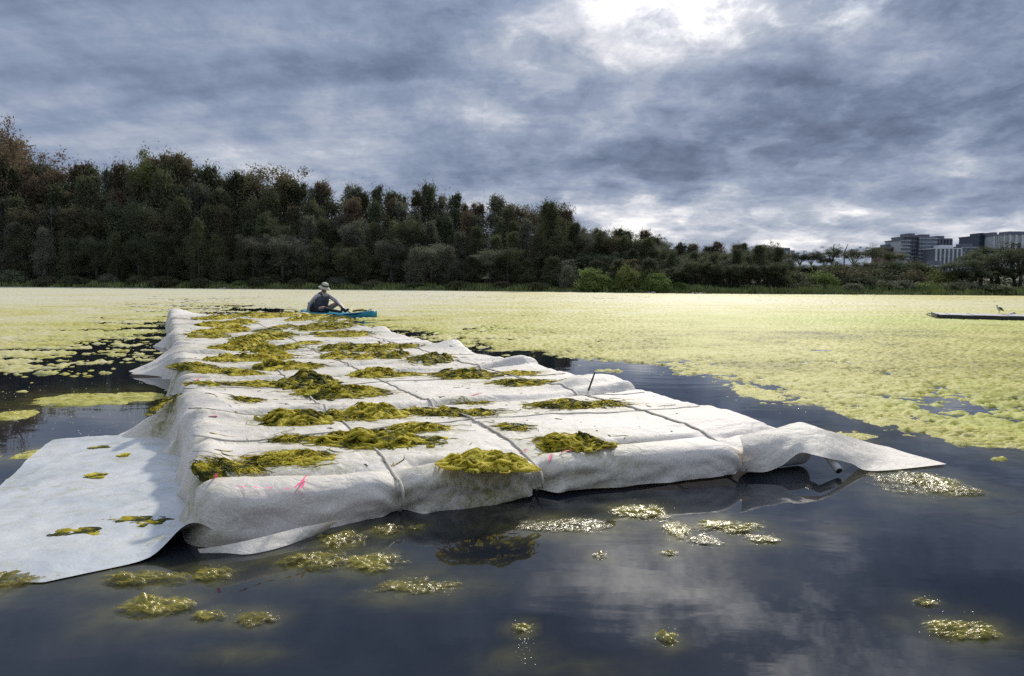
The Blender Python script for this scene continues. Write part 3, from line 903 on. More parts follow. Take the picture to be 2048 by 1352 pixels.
# weed heaps on the raft: box, relative height, tone, label
WEED = [
    ((893, 884, 1060, 938), 1.0, 0.80, 'bright lime yellow weed heap on the front edge by the second rope'),
    ((1085, 850, 1218, 893), 0.9, 0.60, 'olive weed heap with dark strands right of the bright yellow front heap'),
    ((533, 806, 656, 853), 1.0, 0.52, 'rounded dark olive weed heap, left end of the big middle pile'),
    ((640, 812, 745, 842), 0.9, 0.48, 'low weed heap between the rounded dark heap and the tall peaked one'),
    ((690, 794, 798, 838), 1.25, 0.64, 'tall peaked yellow weed heap behind the big front pile'),
    ((630, 846, 848, 894), 1.05, 0.55, 'big tangled olive weed pile in front of the peaked heap'),
    ((785, 838, 893, 863), 0.8, 0.58, 'pointed yellow weed tongue right of the big tangled pile'),
    ((550, 862, 640, 882), 0.7, 0.45, 'small brown green weed heap left of the big tangled pile'),
    ((508, 894, 652, 926), 0.45, 0.60, 'flat yellow weed strip on bare cloth near the front left corner'),
    ((384, 941, 450, 953), 0.10, 0.34, 'thin brown weed smear right at the front left corner of the raft'),
    ((438, 923, 524, 941), 0.28, 0.38, 'thin brown weed smear between the corner smear and the flat yellow strip'),
    ((806, 807, 866, 826), 0.8, 0.45, 'small dark weed heap right of the tall peaked heap'),
    ((853, 808, 932, 833), 0.9, 0.40, 'dark green weed heap where the second rope crosses, left of a brown one'),
    ((918, 812, 985, 833), 0.7, 0.42, 'brownish dry weed heap at the second rope'),
    ((918, 797, 968, 808), 0.5, 0.55, 'very thin weed scrap behind the brownish heap'),
    ((1065, 794, 1197, 818), 0.9, 0.40, 'dark trailing weed heap left of the black stake'),
    ((1196, 796, 1246, 814), 0.8, 0.40, 'small dark weed knot right of the black stake'),
    ((1000, 847, 1048, 861), 0.4, 0.40, 'tiny flat weed scrap right of the second rope'),
    ((558, 735, 668, 778), 1.15, 0.34, 'very dark green weed heap on the first rope'),
    ((600, 760, 760, 794), 1.1, 0.54, 'large yellow and green weed heap below the very dark one'),
    ((622, 776, 705, 798), 0.8, 0.24, 'blackish weed heap in front of the large yellow and green one'),
    ((705, 727, 792, 755), 1.0, 0.62, 'yellow weed heap beside the second rope behind the large heap'),
    ((770, 740, 842, 753), 0.7, 0.50, 'narrow weed strip touching the yellow heap at the second rope'),
    ((868, 730, 985, 758), 1.0, 0.42, 'wide brown green weed heap, left of two by the third rope'),
    ((985, 750, 1100, 772), 0.9, 0.45, 'dark flat weed heap, front right of two by the third rope'),
    ((1005, 738, 1072, 752), 0.7, 0.66, 'small bright weed streak behind the dark flat heap'),
    ((446, 737, 524, 754), 0.9, 0.52, 'yellow green weed heap on the left half, left of the very dark heap'),
    ((348, 741, 446, 755), 0.6, 0.44, 'weed strip lying along a cloth fold at the left edge'),
    ((376, 760, 470, 780), 0.7, 0.44, 'dark weed streak in front of the left edge fold'),
    ((468, 757, 566, 776), 0.7, 0.52, 'yellow weed streak leading to the very dark heap'),
    ((472, 794, 514, 809), 0.8, 0.36, 'small lone dark weed knot on bare cloth at left'),
    ((318, 795, 346, 824), 0.9, 0.22, 'blackish weed knot caught in the left skirt fold'),
    ((420, 698, 500, 727), 1.0, 0.56, 'yellow weed heap, nearest the left edge of the long weed bank'),
    ((480, 698, 584, 722), 0.9, 0.60, 'bright weed heap in the front row of the long weed bank'),
    ((510, 716, 605, 741), 1.0, 0.48, 'weed heap joining the long weed bank to the very dark heap'),
    ((572, 722, 650, 738), 0.8, 0.55, 'thin weed streak right of the joining heap'),
    ((430, 672, 526, 702), 1.1, 0.54, 'weed heap in the second row of the long weed bank, left'),
    ((500, 682, 592, 704), 1.0, 0.44, 'dark weed heap in the second row of the long weed bank, right'),
    ((380, 664, 452, 680), 0.7, 0.44, 'flat weed strip reaching the left edge beside the long weed bank'),
    ((484, 656, 578, 682), 1.0, 0.48, 'weed heap in the third row of the long weed bank, right'),
    ((404, 648, 490, 668), 1.0, 0.58, 'yellow weed heap in the third row of the long weed bank, left'),
    ((408, 634, 496, 654), 1.0, 0.56, 'weed heap in the fourth row of the long weed bank, left'),
    ((404, 624, 470, 640), 0.9, 0.50, 'farthest weed heap at the far left corner of the raft'),
    ((462, 620, 530, 634), 0.9, 0.44, 'dark weed heap on the far end of the raft, left of middle'),
    ((524, 620, 596, 636), 0.9, 0.56, 'weed heap on the far end of the raft, middle'),
    ((585, 624, 648, 642), 0.9, 0.50, 'weed heap on the far end of the raft just left of the kayak'),
    ((640, 630, 702, 645), 0.8, 0.42, 'weed heap lying in front of the kayak bow'),
    ((596, 638, 704, 660), 1.0, 0.40, 'wide dark weed heap, first of the right hand row from the far end'),
    ((545, 645, 590, 658), 0.8, 0.40, 'small round weed heap alone between both weed rows'),
    ((622, 658, 734, 673), 0.9, 0.46, 'weed strip in front of the wide dark far heap'),
    ((684, 660, 732, 674), 0.8, 0.66, 'bright yellow knot at the right end of a far weed strip'),
    ((510, 654, 560, 664), 0.7, 0.22, 'small blackish weed knot in the middle of the far half'),
    ((640, 680, 736, 702), 1.0, 0.36, 'dark weed heap in the middle of the right hand row, left'),
    ((706, 682, 800, 704), 1.0, 0.44, 'weed heap in the middle of the right hand row, right'),
    ((640, 698, 716, 718), 0.9, 0.46, 'olive weed heap below the dark heap of the right hand row'),
    ((712, 702, 752, 720), 0.9, 0.58, 'small brownish yellow weed knob in the right hand row'),
    ((745, 694, 818, 717), 1.0, 0.40, 'dark weed heap right of the brownish yellow knob'),
    ((815, 700, 904, 727), 0.7, 0.30, 'loose grey green weed tangle at the right end of the right hand row'),
    ((790, 686, 840, 697), 0.7, 0.40, 'small weed strand at the right edge behind the grey green tangle'),
    ((545, 762, 604, 776), 0.6, 0.42, 'small weed patch at the foot of the very dark heap'),
    ((586, 678, 640, 690), 0.6, 0.58, 'thin yellow weed scrap between both weed rows beside a pink mark'),
]


def weed_geom(bx, hr):
    x0, y0, x1, y1 = bx
    mid = (x0 + x1) / 2
    f = at(mid, y1, 0.2)
    wid = (x1 - x0) * f.y / FPX
    hh = min(0.11, 0.30 * wid * hr, 0.70 * (y1 - y0) * f.y / FPX) * (0.6 + 0.4 * hr)
    hpx = hh * FPX / f.y
    bk = at(mid, min(y0 + 0.75 * hpx, y1 - 3), 0.2)
    dep = max((bk.y - f.y) / 2, 0.04)
    k = 1.04 if y1 < 745 else 1.04
    return (f.x + bk.x) / 2, (f.y + bk.y) / 2, wid / 2 * k, dep * (1.25 if y1 < 745 else 1.1), hh * 0.82


WG = [weed_geom(bx, hr) for bx, hr, tone, lab in WEED]

# ---- the cloth: one draped sheet with skirts
NSK = 13
fr = np.linspace(0, 1, NSK + 1)[1:]
su = np.linspace(EDGE, RW - EDGE, 150)
tv = EDGE + (RL - 2 * EDGE) * (np.linspace(0, 1, 520) ** 1.55)
UI = np.concatenate([-fr[::-1], np.zeros(len(su)), fr])
US = np.concatenate([np.full(NSK, su[0]), su, np.full(NSK, su[-1])])
VI = np.concatenate([-fr[::-1], np.zeros(len(tv)), fr])
VT = np.concatenate([np.full(NSK, tv[0]), tv, np.full(NSK, tv[-1])])
EU, EV = np.meshgrid(UI, VI)
SS, TT = np.meshgrid(US, VT)
frac = np.maximum(np.abs(EU), np.abs(EV))
nrm = np.sqrt(EU ** 2 + EV ** 2) + 1e-9
DU, DV = EU / nrm, EV / nrm
zt = ztop(SS, TT)
per = SS * (np.abs(EV) > 0) + TT * (np.abs(EU) > 0)
front = (EV < 0) * DV ** 2
left = (EU < 0) * DU ** 2
right = (EU > 0) * DU ** 2
zb_front = np.interp(SS, [0, 0.25, 0.6, 0.8, 1.1, 1.47, 1.9, 2.60, 2.7, 2.85, 3.0, 3.14], [-.02, -.03, 0.0, 0.004, -0.012, 0.020, 0.012, 0.034, 0.045, 0.10, 0.145, 0.13])
zb = -0.03 + (zb_front + 0.03) * front
lenp = EDGE * math.pi / 2 + (zt - EDGE - zb)
a = frac * lenp
arc = EDGE * math.pi / 2
th = np.clip(a / EDGE, 0, math.pi / 2)
hor = EDGE * np.sin(th)
drop = EDGE * (1 - np.cos(th)) + np.clip(a - arc, 0, None)
bul = np.sin(np.pi * np.clip(frac, 0, 1) ** 0.85)
hor = hor + front * bul * (0.030 + 0.022 * perlin(SS * 1.7, SS * 0 + 3.3, 61))
hor = hor + (left + right) * frac * (0.03 + 0.05 * perlin(TT * 1.7, TT * 0 + 1.3, 62)) + front * frac ** 2 * 0.02
for r in ROPES:
    hor = hor - front * (0.075 if r < 2 else 0.035) * np.exp(-((SS - r) / 0.055) ** 2) * np.clip(frac * 1.4, 0, 1)
    drop = drop + front * 0.0
# diagonal creases on the front, gathered folds on the sides
wr = 1 - 2 * np.abs(perlin(SS * 2.1 + drop * 5.0, drop * 7 - SS * 1.2, 63))
hor = hor + front * wr * 0.028 * frac ** 0.8
wr3 = 1 - 2 * np.abs(perlin(SS * 4.2 - drop * 9.0, drop * 11 + SS * 2.0, 70))
hor = hor + front * wr3 * 0.012 * frac ** 0.8
hor = hor + front * (front_out(SS) + 0.10 * np.exp(-((SS - 0.05) / 0.33) ** 2) * frac)
for r in ROPES:   # gathers running out from each rope
    dd = np.abs(SS - r)
    hor = hor + front * 0.013 * np.exp(-(dd / 0.16) ** 2) * np.sin(drop * 75 + dd * 34 + r * 5) * frac
wr2 = perlin(SS * 9 + drop * 10, drop * 14, 64)
hor = hor + front * wr2 * 0.006 * frac
wl = 1 - 2 * np.abs(perlin(TT * 3.1 + drop * 1.5, drop * 2.5, 65))
hor = hor + (left + right) * wl * 0.075 * frac
wing = 0.30 * np.exp(-((TT - 2.22) / 0.20) ** 2) + 0.42 * np.exp(-((TT - 5.75) / 0.42) ** 2) + 0.12 * np.exp(-((TT - 1.55) / 0.12) ** 2) \
    + 0.2 * np.exp(-((TT - 9.3) / 0.35) ** 2)
hor = hor + left * wing * frac ** 1.4
zz = zt - drop + left * np.clip(wing, 0, 0.3) * 0.17 * frac ** 2
s_ = SS + DU * hor * (nrm > 1e-6)
t_ = TT + DV * hor * (nrm > 1e-6)
GX, GY = from_st(s_, t_)
stain = np.zeros_like(GX)
for (cx_, cy_, hw, hd, hh), (bx, hr, tone, lab) in zip(WG, WEED):
    q2 = ((GX - cx_) / (hw * 1.6 + 0.05)) ** 2 + ((GY - cy_) / (hd * 1.7 + 0.05)) ** 2
    stain = np.maximum(stain, 1.0 * np.exp(-q2))
stain = np.maximum(stain, 0.55 * np.exp(-((s_ + 0.02) / 0.12) ** 2) * sstep(0.2, 0.5, fbm(t_ * 2, s_ * 4, 3, 66) + 0.4))
P = np.stack([GX, GY, zz], -1).reshape(-1, 3)
q = grid_quads(*GX.shape)
# the front right corner is left open: the loose flap hangs there
cut = ((SS > 2.80) & (EV < -0.12)).ravel() | ((EU > 0.5) & (t_ < 0.35)).ravel()
q = q[~cut[q].any(1)]
grime = np.zeros_like(GX)
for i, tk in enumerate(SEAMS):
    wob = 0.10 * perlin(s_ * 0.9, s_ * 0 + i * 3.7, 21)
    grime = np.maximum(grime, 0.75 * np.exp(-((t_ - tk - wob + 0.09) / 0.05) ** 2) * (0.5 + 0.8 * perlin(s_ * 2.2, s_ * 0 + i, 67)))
grime = np.maximum(grime, 0.5 * sstep(0.15, 0.5, fbm(s_ * 1.4, t_ * 2.2, 4, 68)))
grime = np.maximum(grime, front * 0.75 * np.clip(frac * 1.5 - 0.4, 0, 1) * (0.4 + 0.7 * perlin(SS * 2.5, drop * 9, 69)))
P, q, sa_, ga_ = compact(P, q, stain.ravel(), np.clip(grime, 0, 1).ravel())
me = mesh_np('cloth_cover', P, q)
add_attr(me, 'stain', sa_)
add_attr(me, 'grime', ga_)
cover = on_raft(link('cloth_cover', me, M['cloth']))


def catmull(C, nu, nv):
    """smooth surface through a grid of control points"""
    C = np.asarray(C, float)

    def interp(A, n):
        k = A.shape[0]
        out = []
        for x in np.linspace(0, k - 1, n):
            i = min(int(x), k - 2)
            t = x - i
            p0, p1, p2, p3 = A[max(i - 1, 0)], A[i], A[i + 1], A[min(i + 2, k - 1)]
            out.append(0.5 * ((2 * p1) + (-p0 + p2) * t + (2 * p0 - 5 * p1 + 4 * p2 - p3) * t * t + (-p0 + 3 * p1 - 3 * p2 + p3) * t ** 3))
        return np.array(out)
    A = interp(C, nu)
    return interp(A.swapaxes(0, 1), nv).swapaxes(0, 1)


def ctrl(rows):
    return [[tuple(at(*p)) for p in r] for r in rows]


flap_rows = ctrl([
    [(1478, 872, .206), (1530, 860, .209), (1578, 850, .211), (1606, 846, .211), (1650, 860, .188), (1700, 875, .115), (1745, 888, .04), (1778, 895, .012)],
    [(1486, 898, .158), (1536, 886, .165), (1580, 868, .188), (1606, 860, .200), (1655, 874, .165), (1712, 890, .09), (1765, 901, .028), (1815, 907, .009)],
    [(1486, 925, .085), (1534, 921, .088), (1572, 901, .125), (1602, 882, .165), (1655, 893, .14), (1708, 908, .08), (1768, 919, .02), (1855, 918, .007)],
    [(1486, 944, .03), (1530, 945, .03), (1564, 931, .055), (1600, 908, .110), (1642, 914, .11), (1702, 928, .05), (1748, 943, .008), (1893, 929, .006)]])
G = catmull(flap_rows, 26, 46)
nz = fbm(G[..., 0] * 7, G[..., 1] * 7 + G[..., 2] * 9, 3, 71)
G[..., 2] += 0.010 * nz * np.clip(G[..., 2] * 12, 0, 1) + 0.003
me = mesh_np('corner_flap', G.reshape(-1, 3), grid_quads(26, 46))
add_attr(me, 'stain', 0.2 * np.ones(26 * 46))
on_raft(link('corner_flap', me, M['cloth']))

# the white sheet that spreads from the left skirt over the water
ns, nt = 80, 130
I, J = np.meshgrid(np.linspace(0, 1, ns), np.linspace(0, 1, nt))
sl = -0.74 - 0.24 * (1 - J) - 0.012 * np.sin(J * 9)
s_r = 0.0 + 0.05 * sstep(0.12, 0.0, J)
s1 = s_r + (sl - s_r) * I
tb = np.interp(s1, [-1.4, -1.0, -0.62, -0.49, -0.35, -0.17, -0.05], [0.05, -0.10, -0.185, -0.245, -0.21, -0.17, -0.10])
tt_ = tb + (2.20 + 0.015 * np.sin(s1 * 9) - tb) * J
zs = 0.010 + 0.006 * fbm(s1 * 3, tt_ * 3, 3, 81) + 0.010 * (1 - 2 * np.abs(fbm(s1 * 3.5 + tt_ * 2, tt_ * 3 - s1, 3, 82))) * 0.8
zs = zs * sstep(-0.01, 0.16, tt_ - tb) + 0.004
zs += 0.10 * np.exp(-((s1 + 0.03) / 0.10) ** 2 - ((tt_ + 0.13) / 0.13) ** 2)
zs = np.maximum(zs, 0.004)
gx_, gy_ = from_st(s1, tt_)
stn = 0.35 + 0.6 * sstep(0.1, 0.4, fbm(s1 * 2.5, tt_ * 2.5, 3, 83))
me = mesh_np('skirt_sheet', np.stack([gx_, gy_, zs], -1).reshape(-1, 3), grid_quads(nt, ns))
add_attr(me, 'stain', stn.ravel())
on_raft(link('skirt_sheet', me, M['sheet']))

# turned-up hem at the front, just right of the corner
hem = ctrl([[(395, 1098, .03), (450, 1090, .035), (520, 1075, .04), (600, 1055, .045), (680, 1040, .05)],
            [(400, 1106, .015), (450, 1106, .010), (500, 1108, .004), (570, 1092, .004), (650, 1062, .006)]])
G = catmull(hem, 6, 40)
me = mesh_np('hem_fold', G.reshape(-1, 3), grid_quads(6, 40))
add_attr(me, 'stain', 0.2 * np.ones(240))
on_raft(link('hem_fold', me, M['cloth']))

# floats and pipe frame under the cloth
for k in range(10):
    mb2 = MB()
    x_, y_ = from_st(RW / 2 - 0.08, 0.95 + k * 1.6)
    mb2.box((float(x_), float(y_), 0.02), (2.72, 1.45, 0.19), math.atan2(RA[1], RA[0]))
    on_raft(mb2.obj('float_block', M['foam']))
for s0 in (0.3, 1.5, 2.55):
    pass
x0_, y0_ = from_st(2.70, 0.05)
x1_, y1_ = from_st(2.98, 0.06)
mb2 = MB()
c1 = at(1618, 921, 0.070) + Vector((0.05, 0.20, 0))
c0 = c1 - Vector((RA[0], RA[1], 0)) * 0.42
mb2.tube([c0, c0.lerp(c1, 0.1), c0.lerp(c1, 0.93), c0.lerp(c1, 0.99), c1], [0.05, 0.064, 0.064, 0.055, 0.03], 20)
on_raft(mb2.obj('float_drum', M['drum'], None, True))
e0 = at(1678, 941, 0.030)
e1 = e0 + Vector((-0.03, 0.16, 0.085))
ed = (e1 - e0).normalized()
mb2 = MB()
mb2.tube([e0, e1, e1 + Vector((-0.2, 0.9, 0.0))], 0.021, 16)
on_raft(mb2.obj('frame_pipe', M['pipe'], None, True))
mb2 = MB()
mb2.tube([e0 - ed * 0.0028, e0 - ed * 0.0022], 0.017, 16)
on_raft(mb2.obj('pipe_bore', M['black'], None, True))


def raft_line(pts, lift):
    """points on the cloth along a poly-line given in raft coordinates"""
    out = []
    for (s0, t0), (s1_, t1) in zip(pts[:-1], pts[1:]):
        n = max(2, int(math.hypot(s1_ - s0, t1 - t0) / 0.05))
        for k in range(n):
            s = s0 + (s1_ - s0) * k / n
            t = t0 + (t1 - t0) * k / n
            x, y = from_st(s, t)
            out.append(Vector((float(x), float(y), float(ztop(s, t)) + lift)))
    return out


rope_jit = random.Random(3)
for r in ROPES:
    pts = [(r + rope_jit.uniform(-.015, .015), 0.05)] + [(r + rope_jit.uniform(-.05, .05), 0.9 + 1.6 * k) for k in range(10)]
    line = raft_line(pts, 0.006)
    zb0 = float(np.interp(r, [0, 0.8, 1.47, 2.52], [-.02, .0, .02, .034]))
    fx = []
    for ang_, hh_, dd in ((0, 0.0, 0.0),):
        pass
    zt0 = float(ztop(r, 0.05))
    prof = [(0.02, zt0 - 0.004), (-0.015, zt0 - 0.02), (-0.032, zt0 - 0.05), (-0.028, zt0 - 0.09), (-0.010, (zt0 + zb0) / 2 - 0.03), (0.006, zb0 + 0.02), (0.03, zb0 - 0.006)]
    pre = []
    for t0, z0 in reversed(prof):
        x, y = from_st(r, t0 - 0.006 - float(front_out(r)) * (1 if t0 < 0.015 else 0.3))
        pre.append(Vector((float(x), float(y), z0)))
    mb2 = MB()
    mb2.tube(pre + line, 0.0062, 6)
    on_raft(mb2.obj('rope', M['rope'], None, True))
for k, (tc_, dr, rr_) in enumerate([(0.84, 0.0, 0.004), (1.45, 0.05, 0.003), (2.62, 0.03, 0.003), (4.7, -0.05, 0.003), (6.3, 0.05, 0.003), (9.0, 0, .003)]):
    pts = [(0.0, tc_ - dr), (0.8, tc_ + 0.05), (1.6, tc_ + 0.08), (2.4, tc_ + dr), (3.08, tc_ - 0.10)]
    mb2 = MB()
    mb2.tube(raft_line(pts, 0.002), rr_, 5)
    on_raft(mb2.obj('tie_cord', M['rope'] if k == 0 else M['cord'], None, True))


def mark(pts, wdt_, m, name):
    """a painted stroke: a thin ribbon following the cloth"""
    L = [to_st(at(px_, py_, 0.205)) for px_, py_ in pts]
    ln = raft_line(L + [(2 * L[-1][0] - L[-2][0], 2 * L[-1][1] - L[-2][1])], 0.004)
    cut_ = max(2, int(len(ln) * (len(L) - 1) / len(L)))
    ln = ln[:cut_ + 1]
    V, F = [], []
    for i, p_ in enumerate(ln):
        d = (ln[min(i + 1, len(ln) - 1)] - ln[max(i - 1, 0)])
        nn = Vector((-d.y, d.x, 0)).normalized() * wdt_ * (0.6 + 0.5 * math.sin(i * 2.1) ** 2)
        V += [p_ - nn, p_ + nn]
        if i:
            F.append((2 * i - 2, 2 * i - 1, 2 * i + 1, 2 * i))
    return on_raft(link(name, faces_mesh(name, V, F), m))


for pts in ([(473, 974), (492, 972)], [(504, 970), (518, 969)], [(530, 968), (545, 967)], [(567, 966), (580, 965)],
            [(588, 964), (604, 957), (614, 947)], [(600, 966), (608, 956)], [(424, 950), (434, 965)], [(418, 849), (436, 847)], [(424, 843), (440, 838)],
            [(1098, 902), (1104, 896)], [(1120, 895), (1150, 890)], [(855, 799), (920, 794), (965, 785)], [(1040, 890), (1052, 887)],
            [(612, 703), (634, 701)], [(622, 681), (632, 679)], [(392, 769), (400, 765)]):
    mark(pts, 0.006, M['pink'], 'paint_mark')
for pts in ([(566, 948), (556, 940), (548, 950)], [(580, 944), (590, 938), (600, 942)], [(545, 944), (560, 946)]):
    mark(pts, 0.0018, M['pen'], 'pen_mark')

# ---- weed heaps (each could be lifted off: a thing of its own)
def add_rolls(P, q_, org, cx_, cy_, hw, hd, hh, seed, bx):
    """folded hanks of filament heaped over the mound, fused into the same mass"""
    r = np.random.RandomState(seed)
    big = (bx[2] - bx[0]) * (bx[3] - bx[1])
    nroll = int(np.clip(24 + big / 34.0, 30, 150))
    NS_, SD_ = (11, 8) if bx[3] > 720 else (8, 6)
    Vs, Qs, base_i = [P], [q_], len(P)
    for k in range(nroll):
        a0 = r.uniform(0, 6.283)
        rr0 = r.rand() ** 0.65 * 1.25
        u0, w0 = 0.92 * rr0 * math.cos(a0), 0.86 * rr0 * math.sin(a0)
        L = hw * r.uniform(0.30, 1.05)
        rad0 = np.clip(hh * (0.045 + 0.20 * r.rand() ** 2.2), 0.0025, 0.022)
        th = r.normal(0, 0.55)
        k1, k2 = r.normal(0, 2.8), r.normal(0, 6.0)
        tt = np.linspace(-0.5, 0.5, NS_)
        ang_ = th + k1 * tt + k2 * tt ** 2
        dx, dy = np.cos(ang_) * L / NS_, np.sin(ang_) * L / NS_ * min(1.0, 0.4 + hd / hw)
        xs_, ys_ = cx_ + u0 * hw + np.cumsum(dx) - dx.sum() / 2, cy_ + w0 * hd + np.cumsum(dy) - dy.sum() / 2
        d2 = ((xs_ - cx_) / hw) ** 2 + ((ys_ - cy_) / hd) ** 2
        dome = hh * 0.86 * np.clip(1.08 - d2, 0, 1) ** 0.6 * np.clip(0.75 + 1.1 * fbm((xs_ - cx_) / hw * 1.4 + seed, (ys_ - cy_) / hd * 1.2, 2, seed), 0.12, 1.5)
        zz_ = base_raft(xs_, ys_) + dome * r.uniform(0.55, 1.0) + rad0 * 0.25
        rd = rad0 * np.clip(np.sin(np.pi * np.linspace(0.06, 0.94, NS_)), 0, 1) ** 0.6 * (0.8 + 0.5 * perlin(tt * 6 + k, tt * 0 + seed * 0.37, 5))
        tx, ty = np.gradient(xs_), np.gradient(ys_)
        ln = np.sqrt(tx ** 2 + ty ** 2) + 1e-9
        nx, ny = -ty / ln, tx / ln
        ph = np.linspace(0, 2 * np.pi, SD_, endpoint=False)
        wob = 1 + 0.30 * perlin(np.repeat(tt[:, None] * 14, SD_, 1) + k * 3.1, np.cos(ph)[None, :] * 2.0 + np.sin(ph)[None, :] * 1.3 + k, 8)
        vx = xs_[:, None] + nx[:, None] * np.cos(ph) * (rd[:, None] * wob) * 1.25
        vy = ys_[:, None] + ny[:, None] * np.cos(ph) * (rd[:, None] * wob) * 1.25
        vz = zz_[:, None] + np.sin(ph) * (rd[:, None] * wob) * 0.85
        V_ = np.stack([vx, vy, vz], -1).reshape(-1, 3) - org
        i_ = np.arange(NS_ * SD_).reshape(NS_, SD_)
        j_ = np.roll(i_, -1, axis=1)
        Qs.append(np.stack([i_[:-1], j_[:-1], j_[1:], i_[1:]], -1).reshape(-1, 4) + base_i)
        Vs.append(V_)
        base_i += len(V_)
    return np.concatenate(Vs), np.concatenate(Qs)


base_raft = lambda a_, b_: np.where(True, ztop((a_ - RO[0]) * RA[0] + (b_ - RO[1]) * RA[1], np.clip((a_ - RO[0]) * RB[0] + (b_ - RO[1]) * RB[1], 0.0, RL)), 0)
for i, ((cx_, cy_, hw, hd, hh), (bx, hr, tone, lab)) in enumerate(zip(WG, WEED)):
    n = int(min(96, max(30, (bx[2] - bx[0]) * 0.62)))
    P, q_, org = mound(cx_, cy_, hw * 1.0, hd * 1.0, hh * 0.68, 300 + i * 7, n, base_raft, ang=0.0, ragged=0.95, sink=0.008)
    P, q_ = add_rolls(P, q_, org, cx_, cy_, hw, hd, hh, 500 + i * 3, bx)
    root = thing('weed_heap', lab, 'seaweed', tuple(org), 'weed heaps on the raft')
    o = link('weed_mass', mesh_np('weed_mass', P, q_), M['weed'], root)
    o.color = (tone, 0, 0, 1)
    # loose strands round the foot
    ns_ = 60 if bx[3] > 790 else (30 if bx[3] > 720 else 10)
    rs = random.Random(900 + i)
    mbs = MB()
    for k in range(ns_):
        a0 = rs.uniform(0, 6.283)
        ex, ey = cx_ + hw * 0.82 * math.cos(a0), cy_ + hd * 0.82 * math.sin(a0)
        dirn = math.atan2(math.sin(a0) * hd, math.cos(a0) * hw) + rs.uniform(-0.7, 0.7)
        L = rs.uniform(0.03, 0.15) * (0.6 + hw * 2)
        if rs.random() < 0.15:
            L *= 2.0
        if not (0.03 < to_st((ex + math.cos(dirn) * L, ey + math.sin(dirn) * L * .7))[0] < RW - .05 and to_st((ex + math.cos(dirn) * L, ey + math.sin(dirn) * L * .7))[1] > 0.06):
            L *= 0.2
        pts = []
        for j in range(6):
            x = ex + math.cos(dirn) * L * j / 5
            y = ey + math.sin(dirn) * L * j / 5 * 0.7
            dirn += rs.uniform(-0.5, 0.5)
            zb_ = float(np.asarray(base_raft(np.array([x]), np.array([y])))[0])
            pts.append(Vector((x, y, zb_ + 0.003 + 0.012 * (1 - j / 5) * rs.random())) - Vector(org))
        mbs.tube(pts, [0.0024, 0.0022, 0.002, 0.0016, 0.0013, 0.0008], 3)
    s2 = mbs.obj('loose_strands', M['weed'], root, True)
    s2['kind'] = 'stuff'
    s2.color = (max(tone - 0.1, 0.2), 0, 0, 1)

# bits and threads of weed scattered over the cloth
rb = random.Random(77)
mbb = MB()
for k in range(620):
    if k < 430:
        (cx_, cy_, hw, hd, hh) = WG[rb.randrange(len(WG))]
        s0, t0 = to_st((cx_ + rb.gauss(0, hw * 1.5), cy_ + rb.gauss(0, hd * 1.7)))
    else:
        s0, t0 = rb.uniform(0.1, 3.0), 0.1 + 9 * rb.random() ** 1.7
    if not (0.05 < s0 < 3.05 and 0.1 < t0 < 16):
        continue
    a_ = rb.gauss(0, 0.5) - 0.45
    L = rb.choice([0.01, 0.015, 0.03, 0.06, 0.12]) * rb.uniform(.6, 1.5)
    pts = []
    for j in range(4):
        x, y = from_st(s0, t0)
        pts.append(Vector((float(x), float(y), float(ztop(s0, t0)) + 0.0025)))
        a_ += rb.gauss(0, 0.35)
        s0 += math.cos(a_) * L / 3
        t0 += math.sin(a_) * L / 3
    r_ = rb.uniform(0.0012, 0.0032)
    mbb.tube(pts, [r_ * .5, r_, r_ * .9, r_ * .4], 3)
o = mbb.obj('weed_threads', M['weed'], None, True)
o.color = (0.30, 0, 0, 1)
tag(o, 'thin dark threads and crumbs of weed scattered over the cloth', 'seaweed', None, 'stuff')

# weed lying on the wet sheet at the left
for i, (bx, hh, tone, lab) in enumerate([((108, 1054, 204, 1080), 0.007, 0.16, 'olive weed smear lying on the wet white sheet'),
                                         ((190, 1030, 338, 1058), 0.006, 0.10, 'thin brown weed strand across the wet white sheet'),
                                         ((180, 892, 218, 902), 0.005, 0.10, 'dark weed scrap on the far part of the white sheet'),
                                         ((238, 907, 258, 916), 0.008, 0.66, 'tiny yellow weed dot on the white sheet'),
                                         ((170, 945, 210, 960), 0.004, 0.35, 'pale yellow smear in the middle of the white sheet')]):
    c = (at((bx[0] + bx[2]) / 2, bx[1], 0.015) + at((bx[0] + bx[2]) / 2, bx[3], 0.015)) / 2
    hw, hd = (bx[2] - bx[0]) / 2 * c.y / FPX, abs(at(bx[0], bx[1], .015).y - at(bx[0], bx[3], .015).y) / 2
    P, q_, org = mound(c.x, c.y, hw, hd * 0.8, hh, 800 + i * 5, 50, lambda a_, b_: 0 * a_ + 0.020, ragged=0.8, sink=0.02)
    o = link('weed_scrap', mesh_np('weed_scrap', P, q_), M['weed'], loc=tuple(org))
    o.color = (tone, 0, 0, 1)
    tag(o, lab, 'seaweed', 'weed scraps on the white sheet')

# black stake pushed between cloth folds
b0 = at(1175, 786, 0.19)
mb2 = MB()
b1 = at_y(1190, 744, b0.y - 0.02)
mb2.tube([b0 - Vector((0, 0, 0.05)), b0, b0.lerp(b1, 0.6), b1], [0.007, 0.007, 0.0065, 0.005], 8)
tag(mb2.obj('stake', M['black'], None, True), 'thin black stake leaning out of the cloth at the right edge of the raft', 'stake')
#PART2

